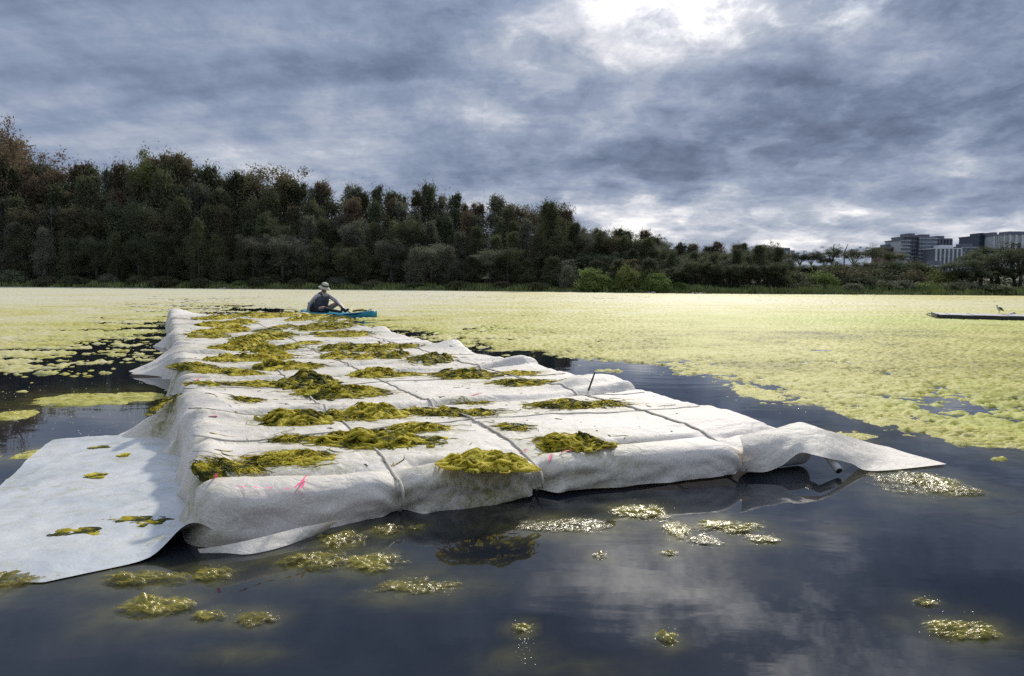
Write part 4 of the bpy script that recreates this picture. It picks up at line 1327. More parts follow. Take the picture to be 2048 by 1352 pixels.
# ================================================================ TREES
def leaf_cloud(name, centres, per, size, seed, droop=0.5, stretch=2.6, flat=0.0):
    """crown foliage: many leaf-sized faces gathered in sprays round the given (x, y, z, radius) centres"""
    r = np.random.RandomState(seed)
    C = np.repeat(np.array(centres, float), per, axis=0)
    n = len(C)
    d = r.normal(size=(n, 3))
    d *= np.array([0.62, 0.62, 0.95 if stretch > 3 else 0.7])
    pos = C[:, :3] + d * C[:, 3:4] * np.array([1, 1, 1.0 - flat])
    u = r.normal(size=(n, 3))
    u[:, 2] = np.abs(u[:, 2]) * droop * 1.6 + droop * 0.6
    u /= np.linalg.norm(u, axis=1)[:, None]
    v = np.cross(u, r.normal(size=(n, 3)))
    v /= np.linalg.norm(v, axis=1)[:, None] + 1e-9
    s = size * (0.6 + 0.8 * r.rand(n, 1))
    u, v = u * s * stretch * 0.5, v * s * 0.5
    V = np.stack([pos - u * 1.0, pos + v * 0.8 - u * 0.1, pos + u, pos - v * 0.8 + u * 0.1], 1).reshape(-1, 3)
    me = mesh_np(name, V, np.arange(n * 4).reshape(n, 4), False)
    cl = np.repeat(r.rand(len(centres)), per)
    add_attr(me, 'leafvar', np.repeat(np.clip(cl * 0.75 + r.rand(n) * 0.25, 0, 1), 4))
    return me


def make_tree(kind, seed):
    """returns crown mesh and trunk mesh of a tree of height 1 x 10 m"""
    r = random.Random(seed)
    H = 10.0
    cs = []
    tr = MB()
    if kind == 'sheoak':           # tall feathery crown, narrow, reaching low down
        lean = r.uniform(-0.3, 0.3)
        top = [(0, 0, 0), (lean * 0.3, 0.1, H * 0.3), (lean, 0, H * 0.62), (lean * 1.2, -0.1, H * 0.93)]
        tr.tube(top, [0.20, 0.15, 0.09, 0.03], 6)
        for k in range(85):
            z = H * (0.06 + 0.94 * r.random() ** 0.95)
            f = z / H
            wid = 1.75 * (math.sin(min(1, f * 1.15) * math.pi * 0.93) ** 0.7) * (1.12 - 0.42 * f) + 0.16
            a = r.uniform(0, 6.283)
            q_ = wid * r.random() ** 0.5
            cs.append((lean * f + q_ * math.cos(a), q_ * math.sin(a), z, r.uniform(0.30, 0.62)))
            if k % 5 == 0:
                tr.tube([(lean * f * 0.9, 0, z - 0.9), (lean * f + q_ * math.cos(a), q_ * math.sin(a), z)], [0.05, 0.015], 4)
        for k in range(9):
            cs.append((lean * 1.1 + r.uniform(-.7, .7), r.uniform(-.5, .5), H * r.uniform(0.90, 1.04), r.uniform(.14, .26)))
        crown = leaf_cloud('crown', cs, 120, 0.085, seed, 0.75, 3.4)
    elif kind == 'broad':          # rounded leafy crown on a forked trunk
        tr.tube([(0, 0, 0), (0.1, 0, H * 0.35), (0.2, 0.1, H * 0.6)], [0.22, 0.17, 0.1], 6)
        for k in range(7):
            a = k * 0.9 + r.random()
            e = (0.1 + 1.9 * math.cos(a) * r.uniform(.5, 1), 1.9 * math.sin(a) * r.uniform(.5, 1), H * r.uniform(0.62, 0.95))
            tr.tube([(0.1, 0, H * r.uniform(.3, .5)), (e[0] * .5, e[1] * .5, e[2] * .75), e], [0.09, 0.06, 0.02], 4)
            for j in range(11):
                cs.append((e[0] + r.gauss(0, .55), e[1] + r.gauss(0, .55), e[2] + r.gauss(-0.2, .7), r.uniform(.35, .65)))
        for k in range(22):
            a, q_ = r.uniform(0, 6.28), r.uniform(0.2, 2.1)
            cs.append((q_ * math.cos(a), q_ * math.sin(a), H * r.uniform(.08, .6), r.uniform(.35, .7)))
        crown = leaf_cloud('crown', cs, 95, 0.11, seed, 0.4, 2.2)
    elif kind == 'gum':            # bare forked trunk under flat umbrella sprays
        tr.tube([(0, 0, 0), (0.15, 0, H * 0.3), (0.1, 0.1, H * 0.5)], [0.26, 0.2, 0.15], 6)
        for k in range(9):
            a = k * 0.7 + r.random() * 0.5
            R = r.uniform(0.9, 2.9)
            e = (R * math.cos(a), R * math.sin(a), H * (0.95 - 0.05 * R * r.uniform(.5, 1.5)))
            tr.tube([(0.1, 0.05, H * r.uniform(.38, .5)), (e[0] * .55, e[1] * .55, e[2] * .8), e], [0.11, 0.07, 0.03], 5)
            for j in range(9):
                cs.append((e[0] + r.gauss(0, .6), e[1] + r.gauss(0, .6), e[2] + r.gauss(-0.3, .8), r.uniform(.4, .7)))
        crown = leaf_cloud('crown', cs, 90, 0.12, seed, 0.3, 2.0, 0.25)
    elif kind == 'bush':           # rounded shrub down to the ground
        for k in range(5):
            a = k * 1.25 + r.random()
            tr.tube([(0, 0, 0), (1.2 * math.cos(a), 1.2 * math.sin(a), H * 0.4), (2.2 * math.cos(a), 2.2 * math.sin(a), H * 0.7)], [0.2, 0.13, 0.05], 4)
        for k in range(95):
            a = r.uniform(0, 6.283)
            u_ = r.random()
            ph = math.acos(u_)
            R = r.uniform(0.55, 1.0)
            cs.append((6.2 * R * math.sin(ph) * math.cos(a), 6.2 * R * math.sin(ph) * math.sin(a), 9.0 * R * u_ + 0.5, r.uniform(.9, 1.7)))
        crown = leaf_cloud('crown', cs, 75, 0.40, seed, 0.5, 2.2)
    else:                          # dead: bare branching limbs
        tr.tube([(0, 0, 0), (0.1, 0, H * 0.5), (-0.1, 0, H * 0.98)], [0.16, 0.11, 0.02], 6)
        for k in range(14):
            z = H * r.uniform(.35, .9)
            a = r.uniform(0, 6.28)
            L = r.uniform(.6, 1.9) * (1.1 - z / H * .6)
            m_ = (L * .5 * math.cos(a), L * .5 * math.sin(a), z + L * .5)
            e = (L * .8 * math.cos(a), L * .8 * math.sin(a), z + L * 1.2)
            tr.tube([(0, 0, z), m_, e], [0.06, 0.04, 0.012], 4)
            tr.tube([m_, (m_[0] + r.gauss(0, .4), m_[1] + r.gauss(0, .4), m_[2] + .7)], [0.03, 0.01], 4)
        crown = None
    trunk = faces_mesh('trunk', tr.V, tr.F, True)
    return crown, trunk


PROTO = {k: [make_tree(k, 40 + 11 * j + 100 * i) for j in range(nv)] for i, (k, nv) in
         enumerate([('sheoak', 7), ('broad', 4), ('gum', 4), ('bush', 5), ('dead', 2)])}
for k in PROTO:
    for c_, t_ in PROTO[k]:
        if c_:
            c_.materials.append(M['leaf'])
        t_.materials.append(M['palebark'] if k == 'gum' else M['bark'])

TONES = {'dark olive': (0.090, 0.098, 0.050), 'grey green': (0.125, 0.128, 0.088), 'reddish brown': (0.130, 0.100, 0.062),
         'yellow green': (0.125, 0.138, 0.046), 'brown olive': (0.118, 0.106, 0.060), 'deep green': (0.078, 0.090, 0.048),
         'fresh green': (0.14, 0.18, 0.055), 'pale grey': (0.16, 0.17, 0.10)}
_tree_list = []


def plant(kind, x, y, hgt, wid, tone, name, label, cat, group, rnd_, variant=None):
    pv = PROTO[kind]
    c_, t_ = pv[rnd_.randrange(len(pv)) if variant is None else variant]
    off = y - float(shore_y(x))
    root = thing(name, label, cat, (x, y, float(bank_z(x, off)) - 0.05), group)
    root.rotation_euler = (0, 0, rnd_.uniform(0, 6.28))
    root.scale = (wid, wid, hgt / 10.0)
    if c_:
        o = link('crown', c_, None, root)
        j = [rnd_.uniform(0.8, 1.2) for _ in range(3)]
        g = rnd_.uniform(0.75, 1.25)
        o.color = tuple(tone[i] * g * (0.93 + 0.07 * j[i]) for i in range(3)) + (1,)
    link('trunk', t_, None, root)
    return root


SKY_L = [(-300, 290), (-60, 262), (0, 276), (38, 292), (62, 338), (100, 318), (150, 328), (200, 320), (260, 325), (330, 313), (400, 330), (440, 338),
         (480, 358), (540, 350), (600, 365), (640, 376), (690, 385), (740, 378), (800, 386), (860, 390), (900, 402), (960, 412), (1000, 408), (1050, 428),
         (1105, 417), (1140, 448), (1170, 470), (1200, 470), (1260, 478), (1300, 480), (1330, 502), (1400, 505), (1440, 502)]
_kx, _ky = [p_[0] for p_ in SKY_L], [p_[1] for p_ in SKY_L]


def horizon(x):
    return 565 + (x - 1024) * 0.00698


LAND = [(-400, 60, 'at the far left edge of the forest'), (60, 170, 'above the rounded pale shrub at left'), (170, 290, 'right of the bare dead treetop'),
        (290, 390, 'below the highest part of the forest skyline'), (390, 500, 'behind the far left end of the raft'),
        (500, 590, 'a little left of the kayaker'), (590, 690, 'straight behind the kayaker'), (690, 790, 'behind the kayak bow'),
        (790, 900, 'right of the kayak, mid forest'), (900, 1010, 'in the middle of the far bank'), (1010, 1110, 'left of the last tall dark crown'),
        (1110, 1200, 'where the tall forest steps down'), (1200, 1320, 'behind the bright green bush point'), (1320, 1600, 'right of the bush point')]


def land(x):
    for a_, b_, s in LAND:
        if a_ <= x < b_:
            return s
    return 'beyond the picture edge'


ORD = ['first', 'second', 'third', 'fourth', 'fifth', 'sixth', 'seventh', 'eighth', 'ninth', 'tenth', 'eleventh', 'last']
rt = random.Random(21)
rows = [(4.0, 0.46, 40, 'short', 'front row'), (8.5, 0.68, 44, 'middling', 'second row'), (13.5, 0.86, 54, 'tall', 'third row'), (19, 1.0, 66, 'skyline', 'back row')]
specs = []
for ri, (off, frac_h, n, wd, rown) in enumerate(rows):
    for k in range(n):
        pxl = -170 + (1500 + 170) * (k + rt.uniform(0.15, 0.85)) / n
        if pxl > 1340 and ri < 1:
            continue
        Yd = 88.0
        for _ in range(4):
            p_ = at_y(pxl, 560, Yd)
            Yd = float(shore_y(p_.x)) + off
        p_ = at_y(pxl, 560, Yd)
        ytop = float(np.interp(pxl, _kx, _ky))
        full = 1 + (horizon(pxl) - ytop) * Yd / FPX
        jit = rt.uniform(0.80, 1.04) if ri < 3 else rt.uniform(0.88, 1.02)
        hgt = max(3.0, full * frac_h * jit * float(np.interp(pxl, [0, 60, 480, 700], [0.95, 0.885, 0.90, 0.935])))
        kind = 'sheoak' if rt.random() < (0.74 if ri < 2 else 0.9) else 'broad'
        if ri >= 2:
            nm = rt.choices(['dark olive', 'grey green', 'reddish brown', 'brown olive', 'deep green'], [4, 2, 3, 3, 3])[0]
        else:
            nm = rt.choices(['dark olive', 'grey green', 'brown olive', 'deep green'], [4, 4, 1.2, 3])[0]
        wid = hgt / 10 * rt.uniform(0.80, 1.15) if kind == 'sheoak' else hgt / 10 * rt.uniform(0.85, 1.1)
        wid = min(max(wid * (1.3 if ri < 2 else 1.12), 0.8), 2.1)
        specs.append((kind, p_.x, Yd, hgt, wid, nm, wd, rown, pxl))
from collections import Counter, defaultdict
cnt = defaultdict(list)
for i, s_p in enumerate(specs):
    key = (s_p[0], s_p[5], s_p[6], land(s_p[8]))
    cnt[key].append((s_p[8], i))
lab_of = {}
for key, lst in cnt.items():
    lst.sort()
    kn = 'feathery' if key[0] == 'sheoak' else 'round crowned'
    for j, (px_, i) in enumerate(lst):
        pre = '' if len(lst) == 1 else (('left ', 'right ')[j] if len(lst) == 2 else ('left ', 'middle ', 'right ')[j] if len(lst) == 3 else ('first ', 'second ', 'third ', 'fourth ', 'fifth ')[min(j, 4)])
        lab_of[i] = f"{pre}{key[1]} {key[2]} {kn} tree {key[3]}"
for i, (kind, x, y, hgt, wid, nm, wd, rown, pxl) in enumerate(specs):
    plant(kind, x, y, hgt, wid, TONES[nm], 'forest_tree', lab_of[i], 'tree', 'trees of the tall forest on the far bank', rt)


def plant_px(kind, pxl, ytop, off, tone, name, label, cat, group, widpx=None, variant=None, Yfix=None):
    Yd = 85.0
    for _ in range(4):
        p_ = at_y(pxl, 570, Yd)
        Yd = (float(shore_y(p_.x)) + off) if Yfix is None else Yfix
    p_ = at_y(pxl, 570, Yd)
    hgt = max(0.6, 1 + (horizon(pxl) - ytop) * Yd / FPX - float(bank_z(p_.x, Yd - float(shore_y(p_.x)))))
    base_w = {'bush': 13.5, 'gum': 6.4, 'broad': 4.6, 'sheoak': 3.9, 'dead': 3.0}[kind]
    wid = (widpx * Yd / FPX / base_w) if widpx else hgt / 10
    return plant(kind, p_.x, Yd, hgt, wid, TONES[tone], name, label, cat, group, rt, variant)


F_G = 'trees of the tall forest on the far bank'
plant_px('broad', 8, 272, 12, 'reddish brown', 'forest_tree', 'tallest reddish tree cut off by the left edge of the picture', 'tree', F_G, 95)
plant_px('broad', -40, 300, 10, 'reddish brown', 'forest_tree', 'reddish tree just beyond the tallest one at the left edge', 'tree', F_G, 90)
plant_px('dead', 92, 302, 15, 'pale grey', 'dead_tree', 'bare dead treetop sticking up from the forest near the left edge', 'tree', None, 40, 0)
plant_px('dead', 108, 405, 7.5, 'pale grey', 'dead_tree', 'grey forked bare tree among the dark forest at left', 'tree', None, 46, 1)
plant_px('broad', 315, 330, 17, 'yellow green', 'forest_tree', 'yellow green round crown on the highest forest skyline', 'tree', F_G, 90)
plant_px('sheoak', 398, 445, 2.6, 'dark olive', 'forest_tree', 'slim pointed young tree at the front of the dark forest', 'tree', F_G, 46)
plant_px('sheoak', 830, 500, 2.5, 'grey green', 'forest_tree', 'grey arching small tree at the foot of the forest right of the kayak', 'tree', F_G, 44)
plant_px('sheoak', 1100, 416, 9, 'deep green', 'forest_tree', 'last tall dark crown before the forest skyline drops', 'tree', F_G, 74)
plant_px('gum', 1310, 478, 22, 'dark olive', 'forest_tree', 'umbrella topped gum at the right end of the tall forest', 'tree', F_G, 60)

# understorey behind the bank shrubs
for k in range(44):
    pxl = -120 + 1480 * (k + rt.uniform(.2, .8)) / 44
    tn = rt.choice(['dark olive', 'deep green', 'brown olive'])
    plant_px('bush', pxl, 536 + rt.uniform(-10, 14) + (pxl > 700) * 10, 5.5 + rt.uniform(0, 3), tn, 'understorey_shrub', ' '.join((('ragged', 'shaded', 'dense', 'spreading', 'leaning')[k % 5], tn, 'shrub under the tall trees', land(pxl))),
             'shrub', 'shaded shrubs under the tall forest', rt.uniform(70, 100))
# the wood steps down behind the bush point
for k, (pxl, yt, tn, lb) in enumerate([(1148, 452, 'dark olive', 'tree on the step down of the forest skyline, first from the tall crown'), (1172, 466, 'grey green', 'tree on the step down of the forest skyline, second from the tall crown'),
        (1198, 468, 'dark olive', 'third tree on the low shoulder right of the last tall crown'), (1222, 472, 'brown olive', 'brown tree in the middle of the low shoulder of the forest'),
        (1246, 476, 'dark olive', 'dark tree on the low shoulder behind the bush point'), (1270, 478, 'deep green', 'deep green tree on the low shoulder behind the bush point'),
        (1296, 480, 'dark olive', 'second last tree of the low shoulder behind the bush point'), (1322, 496, 'deep green', 'last tree of the low shoulder beside the umbrella topped gum')]):
    for _o in (0,):
        plant_px('broad' if k % 2 else 'sheoak', pxl, yt, 12, tn, 'forest_tree', lb, 'tree', F_G, 52)
# shrubs along the far bank
SHR = [(25, 538, 58, 'pale grey', 'rounded pale green shrub on the bank at the left edge'), (-30, 545, 60, 'grey green', 'grey shrub beyond the left edge'),
       (95, 552, 60, 'brown olive', 'low brown shrub right of the rounded pale one'), (150, 550, 60, 'dark olive', 'dark low shrub under the forest, left part of the bank'),
       (218, 547, 42, 'grey green', 'grey green shrub on the left bank between dark ones'), (275, 549, 46, 'dark olive', 'dark rounded shrub right of the grey green one on the left bank'),
       (330, 552, 70, 'brown olive', 'wide brown shrub below the slim pointed young tree'), (405, 555, 66, 'dark olive', 'low dark shrub right of the slim pointed young tree'),
       (480, 560, 34, 'fresh green', 'small bright green shrub at the waterline left of the kayaker'), (525, 552, 60, 'dark olive', 'dark shrub left behind the kayaker'),
       (598, 555, 44, 'brown olive', 'brown shrub just left of the hat of the kayaker'), (675, 553, 56, 'grey green', 'grey green shrub just right of the hat of the kayaker'),
       (745, 559, 50, 'brown olive', 'low brown shrub behind the kayak bow'), (830, 562, 50, 'dark olive', 'low dark shrub below the grey arching tree'),
       (920, 560, 60, 'dark olive', 'dark low shrub on the middle bank'), (1005, 562, 54, 'brown olive', 'low brown shrub on the bank left of the pale shrub'),
       (1075, 563, 60, 'dark olive', 'low dark shrub left of the large rounded green shrub'),
       (1185, 537, 82, 'fresh green', 'large rounded green shrub left of the bush point'), (1135, 530, 40, 'grey green', 'upright grey green shrub left of the large rounded one'),
       (1262, 540, 70, 'fresh green', 'left bushy crown of the bright green bush point'), (1255, 531, 52, 'yellow green', 'tallest bright bush at the back of the bush point'),
       (1315, 546, 70, 'fresh green', 'middle bush of the bright green bush point'), (1295, 538, 44, 'yellow green', 'upright bright bush in the middle of the bush point'),
       (1360, 563, 56, 'fresh green', 'low right end of the bright green bush point'), (1390, 571, 26, 'grey green', 'smallest bush at the tip of the bush point'),
       (1230, 563, 60, 'fresh green', 'low left bush of the bright green bush point')]
for pxl, yt, wpx, tn, lb in SHR:
    off = 1.6 if not (1200 < pxl < 1400) else rt.uniform(0.8, 2.8)
    plant_px('bush', pxl, yt, off, tn, 'shrub', lb, 'shrub', 'shrubs along the far bank', wpx)

# right-hand bank: dark mangroves, umbrella gums, scrub
for k in range(17):
    pxl = 1345 + k * 14 + rt.uniform(-4, 4)
    yt = float(np.interp(pxl, [1340, 1400, 1450, 1500, 1540, 1570], [508, 508, 503, 500, 494, 512])) + rt.uniform(-3, 8)
    plant_px('broad' if k % 3 else 'sheoak', pxl, yt, 7 + (k % 3) * 3, ('deep green', 'dark olive', 'deep green')[k % 3], 'bank_tree',
             ('front dark tree ', 'middle dark tree ', 'rear dark tree ')[k % 3] + ('at the left end of', 'near the left end of', 'left of the centre of', 'in the centre of', 'right of the centre of', 'at the right end of')[min(5, k // 3)] + ' the low stand by the bush point',
             'tree', 'dark trees of the low stand right of the bush point', 44)
for k in range(12):
    pxl = 1345 + k * 19 + rt.uniform(-4, 4)
    plant_px('broad', pxl, 530 + rt.uniform(-8, 8), 4.0, 'deep green', 'bank_tree', ORD[k] + ' small dark tree from the left at the foot of the low stand', 'tree',
             'small dark trees at the foot of the low stand', 46)
GUM = [(1525, 492, 70, 'flat topped gum above the right end of the low dark stand'), (1598, 508, 50, 'gum in front of the pale tower, left of a gap of sky'),
       (1620, 505, 46, 'gum with an open crown just right of the pale tower'), (1660, 497, 54, 'tallest flat topped gum below the left crane'),
       (1648, 515, 44, 'small low gum at the foot of the tallest flat topped one'), (1706, 500, 60, 'wide gum below the right crane'),
       (1752, 497, 60, 'wide gum left of the brown building'), (1785, 506, 56, 'dense gum below the brown building'), (1560, 505, 48, 'gum left of the pale tower')]
for pxl, yt, wpx, lb in GUM:
    plant_px('gum', pxl, yt, 40, 'dark olive', 'gum_tree', lb, 'tree', 'umbrella gums on the right bank', wpx, None, 118)
for k, (pxl, yt, wpx, tn, lb) in enumerate([
        (1590, 545, 80, 'dark olive', 'olive bush below the pale tower'), (1640, 548, 70, 'fresh green', 'green bush below the tallest gum'), (1648, 553, 36, 'fresh green', 'bright rounded bush at the water below the tallest gum'),
        (1690, 540, 90, 'brown olive', 'wide brown bush below the wide gum'), (1740, 537, 90, 'dark olive', 'wide dark bush in the middle of the right bank'), (1785, 530, 90, 'deep green', 'tall dark bush below the brown building'),
        (1835, 528, 90, 'dark olive', 'dark bush below the glass tower'), (1880, 545, 70, 'yellow green', 'yellow green bush below the white framed block'), (1800, 558, 60, 'grey green', 'grey bush at the water below the glass tower'),
        (1705, 566, 44, 'grey green', 'low grey bush at the water, middle of the right bank'), (1850, 562, 60, 'fresh green', 'green bush at the water right of the grey one'), (1560, 552, 60, 'dark olive', 'dark bush at the right end of the low dense stand'),
        (1760, 560, 70, 'dark olive', 'dark bush at the water left of the grey one'), (1900, 563, 60, 'dark olive', 'dark bush at the foot of the tall dark trees'), (1610, 563, 60, 'dark olive', 'low dark bush at the water below the pale tower'),
        (1820, 545, 70, 'brown olive', 'brown bush behind the grey bush at the water'), (1660, 535, 70, 'dark olive', 'dark bush close behind the bright rounded bush'), (1720, 552, 80, 'dark olive', 'dark spreading bush above the low grey bush'),
        (1925, 560, 60, 'grey green', 'grey bush under the left of the tall dark trees'), (1990, 568, 70, 'dark olive', 'low dark bush behind the jetty and the bird')]):
    plant_px('bush', pxl, yt - (6 if yt < 555 else 0), 2.5 + (565 - yt) * 0.22, tn, 'shrub', lb, 'shrub', 'scrub on the right bank', wpx * 1.15)
for k, (pxl, yt, wpx, lb) in enumerate([(1925, 522, 70, 'dark tree left of the clump in front of the right hand towers'), (1960, 505, 80, 'dark tree in front of the dark blue tower'),
                                         (1995, 494, 90, 'tallest dark tree in front of the pale panelled tower'), (2040, 500, 80, 'dark tree cut off by the right edge of the picture'),
                                         (2080, 505, 80, 'dark tree beyond the right edge'), (1905, 543, 50, 'short dark tree below the white framed block'), (1940, 540, 70, 'low dark tree behind the left end of the jetty'),
                                         (1985, 535, 80, 'low dark tree straight behind the bird'), (2030, 535, 80, 'low dark tree above the right end of the jetty')]):
    plant_px('broad', pxl, yt, 6 + (k % 3) * 3, 'deep green', 'bank_tree', lb, 'tree', 'dark trees at the right edge of the far bank', wpx)

for k in range(16):
    pxl = 1575 + k * 17 + rt.uniform(-5, 5)
    plant_px('broad' if k % 2 else 'bush', pxl, 527 + rt.uniform(-4, 8), 26, ('dark olive', 'deep green', 'brown olive')[k % 3], 'scrub_tree',
             ('first', 'second', 'third', 'fourth', 'fifth', 'sixth', 'seventh', 'eighth', 'ninth', 'tenth', 'eleventh', 'twelfth', 'thirteenth', 'fourteenth', 'fifteenth', 'last')[k]
             + ' low tree from the left in the band under the gums', 'tree', 'low trees under the gums', 52)
# grass along the waterline
rg = np.random.RandomState(8)
NG = 26000
gx2 = rg.uniform(-75, 62, NG)
of2 = 0.1 + 4.2 * rg.rand(NG) ** 1.3
gy2 = shore_y(gx2) + of2 + 0.35 * perlin(gx2 * 0.35, gx2 * 0, 5)
gz2 = bank_z(gx2, of2)
hg = (0.22 + 0.34 * rg.rand(NG)) * (0.7 + 0.6 * (fbm(gx2 * 0.3, of2 * 0.3, 2, 91) > 0))
an = rg.uniform(0, 3.14, NG)
wv = 0.05 + 0.05 * rg.rand(NG)
b1_ = np.stack([gx2 - wv * np.cos(an), gy2 - wv * np.sin(an), gz2 - .03], -1)
b2_ = np.stack([gx2 + wv * np.cos(an), gy2 + wv * np.sin(an), gz2 - .03], -1)
tp = np.stack([gx2 + rg.normal(0, .1, NG), gy2 + rg.normal(0, .1, NG), gz2 + hg], -1)
me = mesh_np('bank_grass', np.stack([b1_, b2_, tp], 1).reshape(-1, 3), np.arange(NG * 3).reshape(-1, 3), False)
tag(link('bank_grass', me, M['grass']), 'rough green grass along the far waterline', 'grass', None, 'stuff')
# a few pale rocks at the waterline
for k, (pxl, yy, lb) in enumerate([(1395, 587, 'pale rocks at the tip of the green bush point'), (1308, 586, 'small pale rock below the bush point'), (452, 578, 'pale rock at the far waterline left of the kayaker')]):
    mbk = MB()
    p_ = at(pxl, yy, 0.05)
    for j in range(4 if k == 0 else 2):
        r_ = rt.uniform(0.12, 0.22)
        mbk.lathe([(0.0, r_ * .9), (r_ * .7, r_ * .7), (r_, 0.1), (r_ * .9, -.1)], Matrix.Translation((p_.x + j * .38 - .5, p_.y - 0.2, 0.02)), 7, 1.3, 1)
    tag(mbk.obj('shore_rock', M['rock']), lb, 'rock')

# ================================================================ BUILDINGS AND CRANES
M['glass_dark'] = plain('dark_curtain_glass', (0.030, 0.040, 0.060), 0.12, 0.3, 0.3)
M['glass_teal'] = plain('balcony_glass', (0.17, 0.22, 0.26), 0.15, 0.3, 0.3)
M['conc'] = plain('pale_concrete', (0.46, 0.46, 0.46), 0.8, 0.1, 0.2)
M['concd'] = plain('grey_cladding', (0.16, 0.165, 0.19), 0.6, 0.2, 0.2)
M['concw'] = plain('white_frame', (0.62, 0.62, 0.62), 0.7, 0.08, 0.2)
M['brown'] = plain('brown_cladding', (0.22, 0.15, 0.11), 0.7, 0.2, 0.2)
M['steel'] = plain('crane_steel', (0.25, 0.12, 0.10), 0.6, 0.2, 1.0)
BY = 520.0


def tower(x0, x1, ytop, Y, depth, wall, winm, slabm, floors, bays, label, slab_out=0.5, vert=None, roof=None, slab_every=1, lab_part=None):
    a_, b_ = at_y(x0, ytop, Y), at_y(x1, ytop, Y)
    W_, Ht = b_.x - a_.x, (a_.z + b_.z) / 2
    xc = (a_.x + b_.x) / 2
    root = thing('apartment_tower', label, 'building', (xc, Y + depth / 2, 0), 'towers beyond the trees')

    def part(nm, m_, fn):
        mbt = MB()
        fn(mbt)
        o = mbt.obj(nm, m_, root)
        return o
    part('wall', wall, lambda q_: q_.box((0, 0, Ht / 2), (W_, depth, Ht)))
    fh = Ht / floors

    def wins(q_):
        for f in range(floors):
            for bq in range(bays):
                if (f * 7 + bq * 3) % 11 == 0:
                    continue
                bw = W_ / bays
                q_.box((-W_ / 2 + (bq + .5) * bw, -depth / 2 - 0.03, (f + .52) * fh), (bw * .72, 0.12, fh * .66))
    wo = part('window_panes', winm, wins)
    wo['kind'] = 'stuff'
    if slabm:
        for f in range(1, floors + 1, slab_every):
            part('balcony_slab', slabm, lambda q_: q_.box((0, -depth / 2 - slab_out / 2 - .05, f * fh - 0.25), (W_ + 0.6, slab_out + 0.5, 0.5)))
    if vert:
        m_, n_, w_ = vert
        for k in range(n_ + 1):
            part('facade_fin', m_, lambda q_: q_.box((-W_ / 2 + k * W_ / n_, -depth / 2 - 0.55, Ht / 2), (w_, 1.0, Ht)))
    part('roof', roof or M['concd'], lambda q_: (q_.box((0, 0, Ht + 0.4), (W_ + .8, depth + .8, 0.8)), q_.box((W_ * .1, 0, Ht + 1.8), (W_ * .5, depth * .5, 2.2))))
    return root


tower(1802, 1820, 481, BY, 22, M['conc'], M['glass_teal'], M['conc'], 13, 4, 'pale balconied wing at the left end of the glass tower', 0.9)
tower(1815, 1842, 474, BY + 3, 22, M['concd'], M['glass_dark'], None, 13, 6, 'dark vertical shaft of the large glass tower')
tower(1839, 1874, 476, BY + 1, 24, M['concd'], M['glass_teal'], M['conc'], 13, 6, 'middle of the large glass tower with pale floor edges', 0.6)
tower(1872, 1903, 479, BY + 6, 24, M['concd'], M['glass_dark'], None, 13, 6, 'dark right hand wing of the large glass tower', 0.4, (M['concd'], 5, 0.6))
tower(1872, 1922, 498, BY - 16, 18, M['concd'], M['glass_teal'], None, 8, 9, 'white framed grid block in front of the glass tower', 0.4, (M['concw'], 6, 0.9), M['concw'])
tower(1922, 1958, 495, BY - 4, 18, M['concd'], M['glass_teal'], M['conc'], 8, 6, 'glassy block between the white framed grid and the blue tower', 0.5)
tower(1959, 1992, 473, BY + 8, 24, M['glass_dark'], M['glass_dark'], M['concw'], 12, 6, 'dark blue glass tower with thin white bands', 0.3, None, M['glass_dark'], 4)
tower(1988, 2006, 472, BY - 2, 20, M['conc'], M['glass_dark'], None, 13, 5, 'chequered pale left side of the panelled tower', 0.4, (M['concw'], 5, 0.5))
tower(2006, 2070, 470, BY - 1, 22, M['conc'], M['glass_dark'], None, 1, 5, 'pale panelled tower with dark vertical strips at the right edge', 0.4, (M['concw'], 5, 1.6))
tower(1768, 1799, 496, BY + 10, 18, M['brown'], M['glass_dark'], M['brown'], 9, 5, 'small brown building left of the glass tower', 0.4)
tower(1566, 1588, 503, BY + 30, 18, M['concd'], M['conc'], M['conc'], 9, 4, 'small pale tower alone between the gums', 0.5, (M['concw'], 3, 0.8))
tower(1345, 1380, 502, BY - 60, 20, M['concd'], M['glass_dark'], M['concd'], 8, 6, 'dark flat roof just above the trees right of the tall forest', 0.8)
tower(1862, 1892, 531, BY - 60, 14, M['conc'], M['glass_dark'], M['concw'], 2, 5, 'low white building below the white framed block', 1.4)
for pxm, yt, jx, jy, lb in ((1667, 496, 1668.5, 488, 'thin upright crane behind the tallest gum, left of two'), (1689, 505, 1696, 488, 'thin leaning crane jib, right of two above the gums')):
    root = thing('tower_crane', lb, 'crane', (0, 0, 0), 'cranes behind the gums')
    Yc = 640
    a_, b_ = at_y(pxm, yt, Yc), at_y(jx, jy, Yc)
    mbc = MB()
    mbc.box((a_.x, Yc, a_.z / 2), (1.0, 1.0, a_.z))
    mbc.obj('mast', M['concd'], root)
    mbc = MB()
    mbc.tube([a_, b_], [0.55, 0.3], 4)
    mbc.tube([a_ + Vector((0, 0, 1.5)), b_], [0.16, 0.16], 4)
    mbc.obj('jib', M['steel'], root)

